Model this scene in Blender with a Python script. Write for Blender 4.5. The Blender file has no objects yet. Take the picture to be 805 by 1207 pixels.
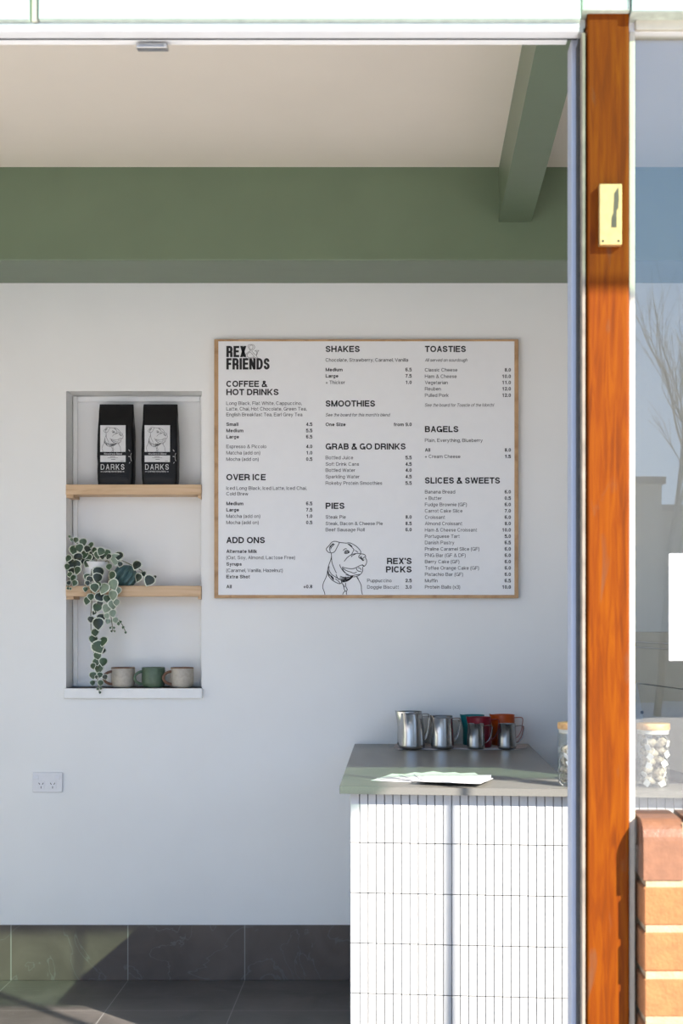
import bpy, math, random
from mathutils import Vector, Matrix, noise
from math import sin, cos, pi, radians
random.seed(7)
SC = bpy.context.scene
COL = SC.collection
# ------------------------------------------------------------------ camera
F = 1676.0            # focal length in pixels of the 805 x 1207 frame
CX, CY, CH = 468.0, 725.0, 1.36
cam = bpy.data.cameras.new('camera'); cam_o = bpy.data.objects.new('camera', cam); COL.objects.link(cam_o)
cam.sensor_fit = 'AUTO'; cam.sensor_width = 36; cam.lens = F/1207*36
cam.shift_x = -(CX-402.5)/1207; cam.shift_y = (CY-603.5)/1207
cam_o.location = (0, 0, CH); cam_o.rotation_euler = (pi/2, 0, 0)
cam.clip_start = .05; cam.clip_end = 200
cam.dof.use_dof = True; cam.dof.focus_distance = 5.2; cam.dof.aperture_fstop = 7.0
SC.camera = cam_o
# ------------------------------------------------------------------ light
SC.view_settings.view_transform = 'Standard'; SC.view_settings.look = 'None'
SC.view_settings.gamma = 1; SC.view_settings.use_curve_mapping = False
SC.view_settings.exposure = 0.25
w = bpy.data.worlds.new('sky'); SC.world = w; w.use_nodes = True
nt = w.node_tree; bg = nt.nodes['Background']
tc = nt.nodes.new('ShaderNodeTexCoord'); sp = nt.nodes.new('ShaderNodeSeparateXYZ'); rp = nt.nodes.new('ShaderNodeValToRGB')
nt.links.new(tc.outputs['Generated'], sp.inputs[0]); nt.links.new(sp.outputs['Z'], rp.inputs[0]); nt.links.new(rp.outputs[0], bg.inputs[0])
el = rp.color_ramp.elements
el[0].position = 0.0; el[0].color = (.62, .79, 1.0, 1)
el[1].position = 1.0; el[1].color = (.22, .42, .95, 1)
e = el.new(.25); e.color = (.46, .72, 1.15, 1)
bg.inputs[1].default_value = 1.75
SUN = Vector((-1.02, 1.0, -.87)).normalized()
sl = bpy.data.lights.new('sun', 'SUN'); sl.energy = 14.0; sl.angle = radians(.53); sl.color = (1, .93, .83)
so = bpy.data.objects.new('sun', sl); COL.objects.link(so); so.location = (6, -5, 6)
so.rotation_euler = SUN.to_track_quat('-Z', 'Y').to_euler()
cy = SC.cycles
cy.max_bounces = 14; cy.diffuse_bounces = 9; cy.glossy_bounces = 5; cy.transparent_max_bounces = 24; cy.transmission_bounces = 6
cy.caustics_reflective = False; cy.caustics_refractive = False; cy.sample_clamp_indirect = 6
cy.use_denoising = True; cy.use_adaptive_sampling = False
try: cy.denoiser = 'OPENIMAGEDENOISE'
except Exception: pass

# ------------------------------------------------------------------ helpers
def P(x, y, Y):
    """point at distance Y seen at photograph pixel (x, y)"""
    return Vector(((x-CX)/F*Y, Y, CH-(y-CY)/F*Y))
def X_(x, Y): return (x-CX)/F*Y
def Z_(y, Y): return CH-(y-CY)/F*Y

class MB:
    def __init__(s): s.v = []; s.f = []; s.m = []; s.sm = []
    def add(s, vs, fs, m=0, smooth=False, M=None):
        b = len(s.v)
        s.v += [(M @ Vector(p)) if M else Vector(p) for p in vs]
        for f in fs:
            s.f.append([i+b for i in f]); s.m.append(m); s.sm.append(smooth)
        return s
    def box(s, x0, x1, y0, y1, z0, z1, m=0, M=None):
        vs = [(x, y, z) for x in (x0, x1) for y in (y0, y1) for z in (z0, z1)]
        return s.add(vs, [(0,1,3,2), (4,6,7,5), (0,4,5,1), (2,3,7,6), (0,2,6,4), (1,5,7,3)], m, False, M)
    def bbox(s, x0, x1, y0, y1, z0, z1, c, m=0, M=None):
        """box with chamfered edges"""
        vs = []; 
        for sx in (0,1):
            for sy in (0,1):
                for sz in (0,1):
                    x = x1 if sx else x0; y = y1 if sy else y0; z = z1 if sz else z0
                    dx = -c if sx else c; dy = -c if sy else c; dz = -c if sz else c
                    vs += [(x, y+dy, z+dz), (x+dx, y, z+dz), (x+dx, y+dy, z)]
        k = lambda sx, sy, sz, a: (sx*4+sy*2+sz)*3+a
        fs = []
        for a in (0,1): fs.append([k(a,0,0,0), k(a,0,1,0), k(a,1,1,0), k(a,1,0,0)][::(1 if a == 0 else -1)])
        for a in (0,1): fs.append([k(0,a,0,1), k(1,a,0,1), k(1,a,1,1), k(0,a,1,1)][::(1 if a == 0 else -1)])
        for a in (0,1): fs.append([k(0,0,a,2), k(0,1,a,2), k(1,1,a,2), k(1,0,a,2)][::(1 if a == 0 else -1)])
        for a in (0,1):
            for b in (0,1):
                fs.append([k(a,b,0,0), k(a,b,0,1), k(a,b,1,1), k(a,b,1,0)])
                fs.append([k(a,0,b,0), k(a,0,b,2), k(a,1,b,2), k(a,1,b,0)])
                fs.append([k(0,a,b,1), k(0,a,b,2), k(1,a,b,2), k(1,a,b,1)])
        for sx in (0,1):
            for sy in (0,1):
                for sz in (0,1): fs.append([k(sx,sy,sz,0), k(sx,sy,sz,1), k(sx,sy,sz,2)])
        return s.add(vs, fs, m, False, M)
    def prism(s, pts, axis, a0, a1, m=0, M=None, smooth=False):
        """polygon pts (2-D) extruded along axis between a0 and a1"""
        def mk(p, a):
            return (a, p[0], p[1]) if axis == 'x' else (p[0], a, p[1]) if axis == 'y' else (p[0], p[1], a)
        n = len(pts)
        vs = [mk(p, a0) for p in pts]+[mk(p, a1) for p in pts]
        s.add(vs, [list(range(n)), list(range(n, 2*n))[::-1]], m, False, M)
        return s.add(vs, [(i, (i+1) % n, n+(i+1) % n, n+i) for i in range(n)], m, smooth, M)
    def lathe(s, prof, n=40, m=0, M=None, fn=None, smooth=True, close=False):
        """profile of (r, z); fn(r, z, angle) may bend it"""
        vs = []
        for r, z in prof:
            for i in range(n):
                a = 2*pi*i/n
                if fn: vs.append(fn(r, z, a))
                else: vs.append((r*cos(a), r*sin(a), z))
        fs = []
        for j in range(len(prof)-1):
            for i in range(n):
                fs.append((j*n+i, j*n+(i+1) % n, (j+1)*n+(i+1) % n, (j+1)*n+i))
        return s.add(vs, fs, m, smooth, M)
    def sweep(s, pts, section, m=0, M=None, up=Vector((0,0,1)), smooth=True, scale=None, cap=True):
        pts = [Vector(p) for p in pts]; n = len(section); vs = []
        for i, p in enumerate(pts):
            t = (pts[min(i+1, len(pts)-1)]-pts[max(i-1, 0)])
            t = t.normalized() if t.length > 1e-9 else Vector((0,0,1))
            u = up - t*up.dot(t)
            if u.length < 1e-4:
                u = Vector((1,0,0)) - t*t.x
                if u.length < 1e-4: u = Vector((0,1,0))
            u.normalize(); b = t.cross(u)
            k = scale[i] if scale else 1
            vs += [p+b*(q[0]*k)+u*(q[1]*k) for q in section]
        fs = [(i*n+j, i*n+(j+1) % n, (i+1)*n+(j+1) % n, (i+1)*n+j) for i in range(len(pts)-1) for j in range(n)]
        s.add(vs, fs, m, smooth, M)
        if cap: s.add(vs, [list(range(n))[::-1], list(range((len(pts)-1)*n, len(pts)*n))], m, False, M)
        return s
    def tube(s, pts, r, n=8, m=0, M=None, scale=None, up=Vector((0,0,1))):
        return s.sweep(pts, [(r*cos(2*pi*i/n), r*sin(2*pi*i/n)) for i in range(n)], m, M, up, True, scale)
    def ribbon(s, pts, wd, m=0, M=None):
        """flat line drawn in the XY plane with a small thickness"""
        pts = [Vector((p[0], p[1], 0)) for p in pts]; vs = []
        for i, p in enumerate(pts):
            t = (pts[min(i+1, len(pts)-1)]-pts[max(i-1, 0)]).normalized(); b = Vector((-t.y, t.x, 0))*wd/2
            vs += [p+b, p-b]
        return s.add(vs, [(2*i+1, 2*i+3, 2*i+2, 2*i) for i in range(len(pts)-1)], m, False, M)
    def build(s, name, mats, parent=None, world=False, bevel=0, seg=2, loc=None):
        me = bpy.data.meshes.new(name)
        off = Vector((0,0,0))
        if world and parent is not None: off = parent.location
        if loc is not None: off = Vector(loc)
        me.from_pydata([tuple(p-off) for p in s.v], [], s.f)
        for mt in (mats if isinstance(mats, (list, tuple)) else [mats]): me.materials.append(mt)
        me.polygons.foreach_set('material_index', s.m); me.polygons.foreach_set('use_smooth', s.sm)
        me.update()
        o = bpy.data.objects.new(name, me); COL.objects.link(o)
        if parent is not None: o.parent = parent
        elif loc is not None: o.location = loc
        if bevel:
            b = o.modifiers.new('bevel', 'BEVEL'); b.width = bevel; b.segments = seg; b.limit_method = 'ANGLE'; b.angle_limit = radians(40)
        return o

def tag(o, label=None, cat=None, group=None, kind=None):
    if label: o['label'] = label
    if cat: o['category'] = cat
    if group: o['group'] = group
    if kind: o['kind'] = kind
    return o
def thing(name, label, cat, loc=(0,0,0), rz=0, group=None, kind=None):
    o = bpy.data.objects.new(name, None); COL.objects.link(o); o.empty_display_size = .05
    o.location = loc; o.rotation_euler = (0, 0, rz)
    return tag(o, label, cat, group, kind)
def struct(o, label, cat): return tag(o, label, cat, None, 'structure')
def dup(root, loc, rot=(0,0,0), label=None, group=None, scale=1):
    r = root.copy(); COL.objects.link(r); r.location = loc; r.rotation_euler = rot; r.scale = (scale,)*3
    if label: r['label'] = label
    if group: r['group'] = group
    for ch in list(root.children):
        c = ch.copy(); COL.objects.link(c); c.parent = r
        for g in list(ch.children):
            d = g.copy(); COL.objects.link(d); d.parent = c
    return r

# ------------------------------------------------------------------ materials
def srgb(r, g, b):
    f = lambda c: (c/255/12.92) if c/255 <= .04045 else ((c/255+.055)/1.055)**2.4
    return (f(r), f(g), f(b), 1)
def mat(name, col, rough=.6, metal=0, var=.06, vscale=30, bump=0, bscale=120, coat=0, spec=.5, stretch=None):
    m = bpy.data.materials.new(name); m.use_nodes = True
    n = m.node_tree.nodes; l = m.node_tree.links; b = n['Principled BSDF']
    c = tuple(col[:3])+(1,)
    b.inputs['Roughness'].default_value = rough; b.inputs['Metallic'].default_value = metal
    b.inputs['Coat Weight'].default_value = coat; b.inputs['Coat Roughness'].default_value = .08
    b.inputs['Specular IOR Level'].default_value = spec
    tc = n.new('ShaderNodeTexCoord'); mp = n.new('ShaderNodeMapping'); l.new(tc.outputs['Object'], mp.inputs[0])
    if stretch: mp.inputs['Scale'].default_value = stretch
    nz = n.new('ShaderNodeTexNoise'); nz.inputs['Scale'].default_value = vscale; nz.inputs['Detail'].default_value = 4
    l.new(mp.outputs[0], nz.inputs['Vector'])
    r = n.new('ShaderNodeValToRGB')
    r.color_ramp.elements[0].position = .3; r.color_ramp.elements[1].position = .7
    r.color_ramp.elements[0].color = tuple(x*(1-var) for x in c[:3])+(1,)
    r.color_ramp.elements[1].color = tuple(min(1, x*(1+var)) for x in c[:3])+(1,)
    l.new(nz.outputs['Fac'], r.inputs[0]); l.new(r.outputs[0], b.inputs['Base Color'])
    if bump:
        n2 = n.new('ShaderNodeTexNoise'); n2.inputs['Scale'].default_value = bscale; n2.inputs['Detail'].default_value = 5
        l.new(mp.outputs[0], n2.inputs['Vector'])
        bp = n.new('ShaderNodeBump'); bp.inputs['Strength'].default_value = bump; bp.inputs['Distance'].default_value = .004
        l.new(n2.outputs['Fac'], bp.inputs['Height']); l.new(bp.outputs[0], b.inputs['Normal'])
    return m
def wood(name, stops, stretch, scale=6, rough=.5, coat=0, dist=1.2, detail=6):
    m = bpy.data.materials.new(name); m.use_nodes = True
    n = m.node_tree.nodes; l = m.node_tree.links; b = n['Principled BSDF']
    b.inputs['Roughness'].default_value = rough; b.inputs['Coat Weight'].default_value = coat; b.inputs['Coat Roughness'].default_value = .12
    tc = n.new('ShaderNodeTexCoord'); mp = n.new('ShaderNodeMapping'); mp.inputs['Scale'].default_value = stretch
    l.new(tc.outputs['Object'], mp.inputs[0])
    nz = n.new('ShaderNodeTexNoise'); nz.inputs['Scale'].default_value = scale; nz.inputs['Detail'].default_value = detail
    nz.inputs['Distortion'].default_value = dist; l.new(mp.outputs[0], nz.inputs['Vector'])
    r = n.new('ShaderNodeValToRGB'); el = r.color_ramp.elements
    el[0].position, el[0].color = stops[0][0], tuple(stops[0][1][:3])+(1,)
    el[1].position, el[1].color = stops[-1][0], tuple(stops[-1][1][:3])+(1,)
    for p, c in stops[1:-1]:
        e = el.new(p); e.color = tuple(c[:3])+(1,)
    l.new(nz.outputs['Fac'], r.inputs[0]); l.new(r.outputs[0], b.inputs['Base Color'])
    bp = n.new('ShaderNodeBump'); bp.inputs['Strength'].default_value = .15; bp.inputs['Distance'].default_value = .002
    l.new(nz.outputs['Fac'], bp.inputs['Height']); l.new(bp.outputs[0], b.inputs['Normal'])
    return m
def clear(name, tint, refl=.1, rough=.0, fres=False, ior=1.45):
    """sheet glass: lets light straight through with a tint and mirrors a share of it"""
    m = bpy.data.materials.new(name); m.use_nodes = True
    n = m.node_tree.nodes; l = m.node_tree.links; n.remove(n['Principled BSDF'])
    out = n['Material Output']; t = n.new('ShaderNodeBsdfTransparent'); t.inputs[0].default_value = tuple(tint[:3])+(1,)
    g = n.new('ShaderNodeBsdfGlossy'); g.inputs['Roughness'].default_value = rough; g.inputs[0].default_value = (1,1,1,1)
    mx = n.new('ShaderNodeMixShader'); l.new(t.outputs[0], mx.inputs[1]); l.new(g.outputs[0], mx.inputs[2]); l.new(mx.outputs[0], out.inputs[0])
    if fres:
        f = n.new('ShaderNodeLayerWeight'); f.inputs[0].default_value = .5; q = n.new('ShaderNodeMath'); q.operation = 'POWER'; q.inputs[1].default_value = 4; l.new(f.outputs['Facing'], q.inputs[0])
        q2 = n.new('ShaderNodeMath'); q2.operation = 'MULTIPLY_ADD'; q2.inputs[1].default_value = .5; q2.inputs[2].default_value = .035; l.new(q.outputs[0], q2.inputs[0]); l.new(q2.outputs[0], mx.inputs[0])
    else: mx.inputs[0].default_value = refl
    return m
def tiled(name, c0, c1, grout, tw, th, ox, oy, plane, rough=.45):
    """stone tiles on a square grid with thin grout; plane 'xy' or 'xz'"""
    m = bpy.data.materials.new(name); m.use_nodes = True
    n = m.node_tree.nodes; l = m.node_tree.links; b = n['Principled BSDF']; b.inputs['Roughness'].default_value = rough
    tc = n.new('ShaderNodeTexCoord'); mp = n.new('ShaderNodeMapping'); l.new(tc.outputs['Object'], mp.inputs[0])
    if plane == 'xz': mp.inputs['Rotation'].default_value = (-pi/2, 0, 0)
    mp.inputs['Location'].default_value = (ox, oy, 0)
    bk = n.new('ShaderNodeTexBrick'); bk.offset = 0; bk.inputs['Scale'].default_value = 1
    bk.inputs['Brick Width'].default_value = tw; bk.inputs['Row Height'].default_value = th
    bk.inputs['Mortar Size'].default_value = .0022; bk.inputs['Mortar Smooth'].default_value = .2
    bk.inputs['Color1'].default_value = (.42,.42,.42,1); bk.inputs['Color2'].default_value = (.58,.58,.58,1); l.new(mp.outputs[0], bk.inputs['Vector'])
    nz = n.new('ShaderNodeTexNoise'); nz.inputs['Scale'].default_value = 5; nz.inputs['Detail'].default_value = 7; nz.inputs['Distortion'].default_value = .8
    l.new(tc.outputs['Object'], nz.inputs['Vector'])
    r = n.new('ShaderNodeValToRGB'); r.color_ramp.elements[0].position = .3; r.color_ramp.elements[1].position = .72
    r.color_ramp.elements[0].color = c0; r.color_ramp.elements[1].color = c1; l.new(nz.outputs['Fac'], r.inputs[0])
    # pale diagonal veins
    mv = n.new('ShaderNodeMapping'); mv.inputs['Rotation'].default_value = (.6, .7, .6); mv.inputs['Scale'].default_value = (1, 7, 1); l.new(tc.outputs['Object'], mv.inputs[0])
    nv = n.new('ShaderNodeTexNoise'); nv.inputs['Scale'].default_value = 3.0; nv.inputs['Detail'].default_value = 5; nv.inputs['Distortion'].default_value = 1.2; l.new(mv.outputs[0], nv.inputs['Vector'])
    rv = n.new('ShaderNodeValToRGB'); ev = rv.color_ramp.elements; ev[0].position = .495; ev[0].color = (0,0,0,1); ev[1].position = .51; ev[1].color = (0,0,0,1)
    e = ev.new(.502); e.color = (.8,.8,.8,1); l.new(nv.outputs['Fac'], rv.inputs[0])
    mxv = n.new('ShaderNodeMix'); mxv.data_type = 'RGBA'; l.new(rv.outputs[0], mxv.inputs[0]); l.new(r.outputs[0], mxv.inputs[6]); mxv.inputs[7].default_value = (.13,.125,.12,1)
    mx = n.new('ShaderNodeMix'); mx.data_type = 'RGBA'; l.new(bk.outputs['Fac'], mx.inputs[0]); l.new(mxv.outputs[2], mx.inputs[6]); mx.inputs[7].default_value = grout
    l.new(mx.outputs[2], b.inputs['Base Color'])
    bp = n.new('ShaderNodeBump'); bp.inputs['Strength'].default_value = .25; bp.inputs['Distance'].default_value = .003
    l.new(nz.outputs['Fac'], bp.inputs['Height']); l.new(bp.outputs[0], b.inputs['Normal'])
    return m

M = {}
M['wall'] = mat('white_wall_paint', (.80,.80,.79), .75, var=.015, vscale=4, bump=.12, bscale=25)
M['trimwhite'] = mat('white_gloss_paint', (.80,.80,.79), .4, var=.02, bump=.05, bscale=30)
M['ceil'] = mat('warm_white_ceiling_paint', (.86,.78,.685), .8, var=.02, vscale=3, bump=.06, bscale=20)
M['green'] = mat('sage_green_paint', (.135,.182,.112), .36, var=.04, vscale=6, bump=.08, bscale=20)
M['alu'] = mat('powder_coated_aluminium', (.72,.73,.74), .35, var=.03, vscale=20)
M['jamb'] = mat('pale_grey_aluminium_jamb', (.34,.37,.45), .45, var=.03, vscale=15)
M['gap_shade'] = mat('black_gap_shade', (.012,.012,.012), .6, var=.2)  # black fill that paints the shade in the door frame gaps
M['cream'] = mat('cream_frame_paint', (.52,.48,.39), .5, var=.06, vscale=40, bump=.15, bscale=80)
M['putty'] = mat('weathered_putty', (.20,.165,.13), .85, var=.25, vscale=30)
M['mint'] = mat('mint_glass_tile', (.52,.60,.545), .12, var=.02, vscale=5, coat=.3)
M['mintdark'] = mat('aged_mint_joint', (.50,.55,.47), .6, var=.15, vscale=60)
M['post'] = None
M['brass'] = mat('weathered_brass', (.70,.46,.19), .4, .6, var=.12, vscale=60)
M['brassdark'] = mat('dark_brass_slot', (.10,.08,.055), .6, .3, var=.2)
M['steel'] = mat('brushed_steel', (.50,.49,.48), .24, 1, var=.08, vscale=40, stretch=(1,1,.15))
M['steelin'] = mat('steel_inside', (.30,.30,.30), .35, 1, var=.08)
M['teal'] = mat('teal_enamel', (.006,.16,.17), .3, var=.05)
M['red'] = mat('red_enamel', (.22,.006,.016), .3, var=.05)
M['orange'] = mat('orange_enamel', (.45,.07,.006), .3, var=.05)
M['stone'] = mat('grey_engineered_stone', (.17,.165,.15), .30, var=.05, vscale=220, spec=.22)
M['tile'] = mat('white_gloss_finger_tile', (.47,.47,.468), .2, var=.02, vscale=15)
M['grout'] = mat('pale_grey_grout', (.24,.24,.24), .95, var=.05)
M['pine'] = wood('pine_shelf', [(.25,(.47,.30,.165)), (.5,(.60,.41,.245)), (.8,(.66,.47,.30))], (1.2,14,14), 3, .55)
M['ply'] = wood('plywood_frame', [(.25,(.30,.165,.075)), (.5,(.46,.28,.14)), (.8,(.56,.36,.19))], (3,10,3), 5, .6)
M['board'] = mat('white_board_panel', (.79,.79,.80), .4, var=.01)
M['ink'] = mat('black_print', (.012,.012,.013), .6, var=.1)
M['inkgrey'] = mat('grey_print', (.10,.10,.105), .6, var=.1)
M['bag'] = mat('matt_black_foil', (.007,.007,.008), .42, var=.15, vscale=12, bump=.5, bscale=28, spec=.22)
M['label'] = mat('white_label_paper', (.62,.62,.63), .6, var=.02)
M['pot'] = mat('white_ceramic', (.80,.79,.78), .35, var=.02)
M['soil'] = mat('dark_potting_soil', (.02,.014,.01), .95, var=.4, vscale=150, bump=.8, bscale=200)
M['leaf'] = mat('green_leaf', (.042,.080,.038), .42, var=.35, vscale=35)
M['leafdark'] = mat('dark_green_leaf', (.018,.030,.020), .38, var=.3, vscale=35)
M['leafpale'] = mat('grey_green_leaf', (.19,.25,.18), .45, var=.25, vscale=30)
M['margin'] = mat('cream_leaf_margin', (.66,.69,.58), .5, var=.1, vscale=60)
M['stem'] = mat('green_brown_stem', (.12,.13,.06), .6, var=.2)
M['tealclay'] = mat('teal_glazed_ceramic', (.075,.150,.150), .45, var=.12, vscale=50)
M['beige'] = mat('beige_stoneware', (.42,.38,.32), .4, var=.10, vscale=90)
M['brownrim'] = mat('bare_brown_clay', (.17,.085,.05), .6, var=.15, vscale=80)
M['greenmug'] = mat('green_stoneware', (.075,.12,.075), .4, var=.14, vscale=70)
M['plastic'] = mat('white_plastic', (.72,.72,.74), .35, var=.01)
M['black'] = mat('black_slot', (.01,.01,.01), .7, var=.1)
M['paper'] = mat('white_paper', (.78,.78,.80), .7, var=.015)
M['mat'] = mat('pale_grey_cloth_mat', (.42,.38,.38), .85, var=.12, vscale=200, bump=.3, bscale=300)
M['bamboo'] = wood('bamboo_lid', [(.3,(.50,.27,.10)), (.7,(.66,.42,.20))], (2,20,20), 4, .5)
M['seal'] = mat('clear_silicone_seal', (.62,.60,.56), .4, var=.03)
M['jarglass'] = clear('jar_glass', (.96,.97,.96), .06, fres=True, ior=1.35)
M['shopglass'] = clear('shop_window_glass', (.86,.86,.83), .09)
M['awnglass'] = clear('green_tinted_awning_glass', (.565,.69,.583), .03)
M['pouch'] = None
M['tea'] = mat('dried_tea', (.12,.07,.04), .9, var=.6, vscale=300, bump=.8, bscale=300)
M['machine'] = mat('satin_stainless_panel', (.50,.47,.42), .42, .6, var=.04, vscale=8)
M['chrome'] = mat('bright_chrome', (.75,.75,.75), .1, 1, var=.02)
M['darkplastic'] = mat('black_plastic', (.02,.02,.022), .4, var=.1)
M['paving'] = mat('warm_concrete_paving', (.66,.60,.53), .9, var=.10, vscale=6, bump=.3, bscale=60)
M['bark'] = mat('grey_brown_bark', (.11,.10,.075), .9, var=.3, vscale=20)
M['hedge'] = mat('hedge_leaf', (.07,.08,.045), .8, var=.4, vscale=8)
M['rendered'] = mat('tan_render', (.34,.31,.24), .9, var=.08, vscale=3)
M['rooftile'] = mat('brown_roof_tile', (.10,.07,.055), .8, var=.2, vscale=12)
def post_mat():
    m = bpy.data.materials.new('varnished_timber_post'); m.use_nodes = True
    n = m.node_tree.nodes; l = m.node_tree.links; b = n['Principled BSDF']
    b.inputs['Roughness'].default_value = .55; b.inputs['Specular IOR Level'].default_value = .07; b.inputs['Coat Weight'].default_value = .015; b.inputs['Coat Roughness'].default_value = .15
    tc = n.new('ShaderNodeTexCoord'); mp = n.new('ShaderNodeMapping'); mp.inputs['Scale'].default_value = (34, 34, 2.2); l.new(tc.outputs['Object'], mp.inputs[0])
    nz = n.new('ShaderNodeTexNoise'); nz.inputs['Scale'].default_value = 2.2; nz.inputs['Detail'].default_value = 6; nz.inputs['Distortion'].default_value = 1.4; l.new(mp.outputs[0], nz.inputs['Vector'])
    r = n.new('ShaderNodeValToRGB'); el = r.color_ramp.elements
    el[0].position = .28; el[0].color = (.095,.019,.001,1); el[1].position = .78; el[1].color = (.180,.044,.0006,1)
    e = el.new(.45); e.color = (.132,.026,.0005,1); e = el.new(.6); e.color = (.158,.036,.0005,1)
    l.new(nz.outputs['Fac'], r.inputs[0])
    # blotchy worn stains
    m2 = n.new('ShaderNodeMapping'); m2.inputs['Scale'].default_value = (22, 22, 6.5); m2.inputs['Location'].default_value = (.3, 0, .45); l.new(tc.outputs['Object'], m2.inputs[0])
    n2 = n.new('ShaderNodeTexNoise'); n2.inputs['Scale'].default_value = 1.1; n2.inputs['Detail'].default_value = 5; n2.inputs['Distortion'].default_value = .8; l.new(m2.outputs[0], n2.inputs['Vector'])
    r2 = n.new('ShaderNodeValToRGB'); r2.color_ramp.elements[0].position = .60; r2.color_ramp.elements[1].position = .74
    r2.color_ramp.elements[0].color = (0,0,0,1); r2.color_ramp.elements[1].color = (.75,.75,.75,1); l.new(n2.outputs['Fac'], r2.inputs[0])
    mx = n.new('ShaderNodeMix'); mx.data_type = 'RGBA'; l.new(r2.outputs[0], mx.inputs[0]); l.new(r.outputs[0], mx.inputs[6]); mx.inputs[7].default_value = (.11,.045,.020,1)
    l.new(mx.outputs[2], b.inputs['Base Color'])
    bp = n.new('ShaderNodeBump'); bp.inputs['Strength'].default_value = .2; bp.inputs['Distance'].default_value = .002
    l.new(nz.outputs['Fac'], bp.inputs['Height']); l.new(bp.outputs[0], b.inputs['Normal'])
    return m
M['post'] = post_mat()
def pouch_mat():
    m = bpy.data.materials.new('sheer_tea_mesh'); m.use_nodes = True
    n = m.node_tree.nodes; l = m.node_tree.links; b = n['Principled BSDF']; out = n['Material Output']
    b.inputs['Base Color'].default_value = (.46,.42,.35,1); b.inputs['Roughness'].default_value = .6
    t = n.new('ShaderNodeBsdfTransparent'); mx = n.new('ShaderNodeMixShader')
    tc = n.new('ShaderNodeTexCoord'); nz = n.new('ShaderNodeTexNoise'); nz.inputs['Scale'].default_value = 60; nz.inputs['Detail'].default_value = 4
    l.new(tc.outputs['Object'], nz.inputs['Vector'])
    r = n.new('ShaderNodeMapRange'); r.inputs[1].default_value = .35; r.inputs[2].default_value = .65; r.inputs[3].default_value = .3; r.inputs[4].default_value = .7
    l.new(nz.outputs['Fac'], r.inputs[0]); l.new(r.outputs[0], mx.inputs[0])
    l.new(t.outputs[0], mx.inputs[1]); l.new(b.outputs[0], mx.inputs[2]); l.new(mx.outputs[0], out.inputs[0])
    return m
M['pouch'] = pouch_mat()
M['brick'] = mat('orange_clay_brick', (.285,.111,.036), .85, var=.14, vscale=40, bump=.5, bscale=150)
M['bullnose'] = mat('red_brown_bullnose_brick', (.185,.083,.043), .38, var=.12, vscale=50, bump=.25, bscale=150)
M['mortar'] = mat('sandy_mortar', (.38,.27,.16), .95, var=.12, vscale=60, bump=.5, bscale=200)

# ------------------------------------------------------------------ setting
WY = 5.3                        # back wall
XL, XR = -3.0, 3.2
FL = 2.718                      # inside face of the shop front
SLOPE = .062
def ceil_z(Y): return 2.922+SLOPE*(4.958-Y)
fl_tile = .4348
JX = X_(151.3, WY)              # a tile joint at the wall
M['floor'] = tiled('slate_floor_tile', (.066,.058,.053,1), (.115,.102,.094,1), (.22,.21,.20,1), fl_tile, fl_tile, -JX+fl_tile*30, -4.89+fl_tile*30, 'xy', .4)
M['skirt'] = tiled('slate_skirting_tile', (.066,.051,.043,1), (.115,.090,.076,1), (.22,.21,.20,1), fl_tile, 10, -JX+fl_tile*30, 5, 'xz', .4)
b = MB(); b.box(XL-.2, XR+.2, FL-.02, WY+.3, -.12, 0); struct(b.build('floor', M['floor']), 'dark slate tiled floor of the cafe', 'floor')
b = MB(); b.box(-60, 60, -60, FL-.02, -.16, -.02); struct(b.build('ground', M['paving']), 'warm concrete paving outside the shop', 'ground')
# ceiling (falls gently towards the back wall)
b = MB(); y0, y1 = FL-.02, WY+.2
b.prism([(y0, ceil_z(y0)), (y1, ceil_z(y1)), (y1, ceil_z(y1)+.12), (y0, ceil_z(y0)+.12)], 'x', XL-.2, XR+.2, 0)
struct(b.build('ceiling', M['ceil']), 'cream painted ceiling above the green beams', 'ceiling')
# back wall with the recess cut through it
nx0, nx1, nz1, nz0 = X_(78, WY), X_(237.8, WY), Z_(461, WY), Z_(811, WY)
NB = 5.41
b = MB(); ZT = 3.3
for (x0, x1, z0, z1) in ((XL-.2, nx0, 0, ZT), (nx1, XR+.2, 0, ZT), (nx0, nx1, nz1, ZT), (nx0, nx1, 0, nz0)):
    b.box(x0, x1, WY, WY+.25, z0, z1)
b.box(nx0, nx1, NB, WY+.25, nz0, nz1)
struct(b.build('wall_back', M['wall']), 'white wall behind the menu board with a shelved recess', 'wall')
b = MB()                        # bead framing the back of the recess
t = .020; d = .014
for (x0, x1, z0, z1) in ((nx0+.003, nx0+t, nz0, nz1-.004), (nx1-t, nx1-.003, nz0, nz1-.004), (nx0+t, nx1-t, nz1-.026, nz1-.004), (nx0+t, nx1-t, nz0, nz0+t)):
    b.box(x0, x1, NB-d, NB, z0, z1)
struct(b.build('trim_1', M['trimwhite'], bevel=.004), 'white bead framing the back of the wall recess', 'trim')
b = MB(); b.box(X_(75, 5.28), X_(238.3, 5.28), 5.278, WY+.10, Z_(823.5, 5.28), nz0)
struct(b.build('trim_2', M['trimwhite'], bevel=.003), 'white sill board under the wall recess', 'trim')
b = MB(); b.box(XL, XR, WY-.010, WY, 0, Z_(1090, WY)); struct(b.build('baseboard_back', M['skirt'], bevel=.002), 'dark slate skirting tiles along the white wall', 'baseboard')
b = MB(); b.box(XL-.2, XL, FL, WY, 0, ZT); struct(b.build('wall_left', M['wall']), 'white side wall left of the recess', 'wall')
b = MB(); b.box(XR, XR+.2, FL, WY, 0, ZT); struct(b.build('wall_right', M['wall']), 'white side wall right of the counter', 'wall')
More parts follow.
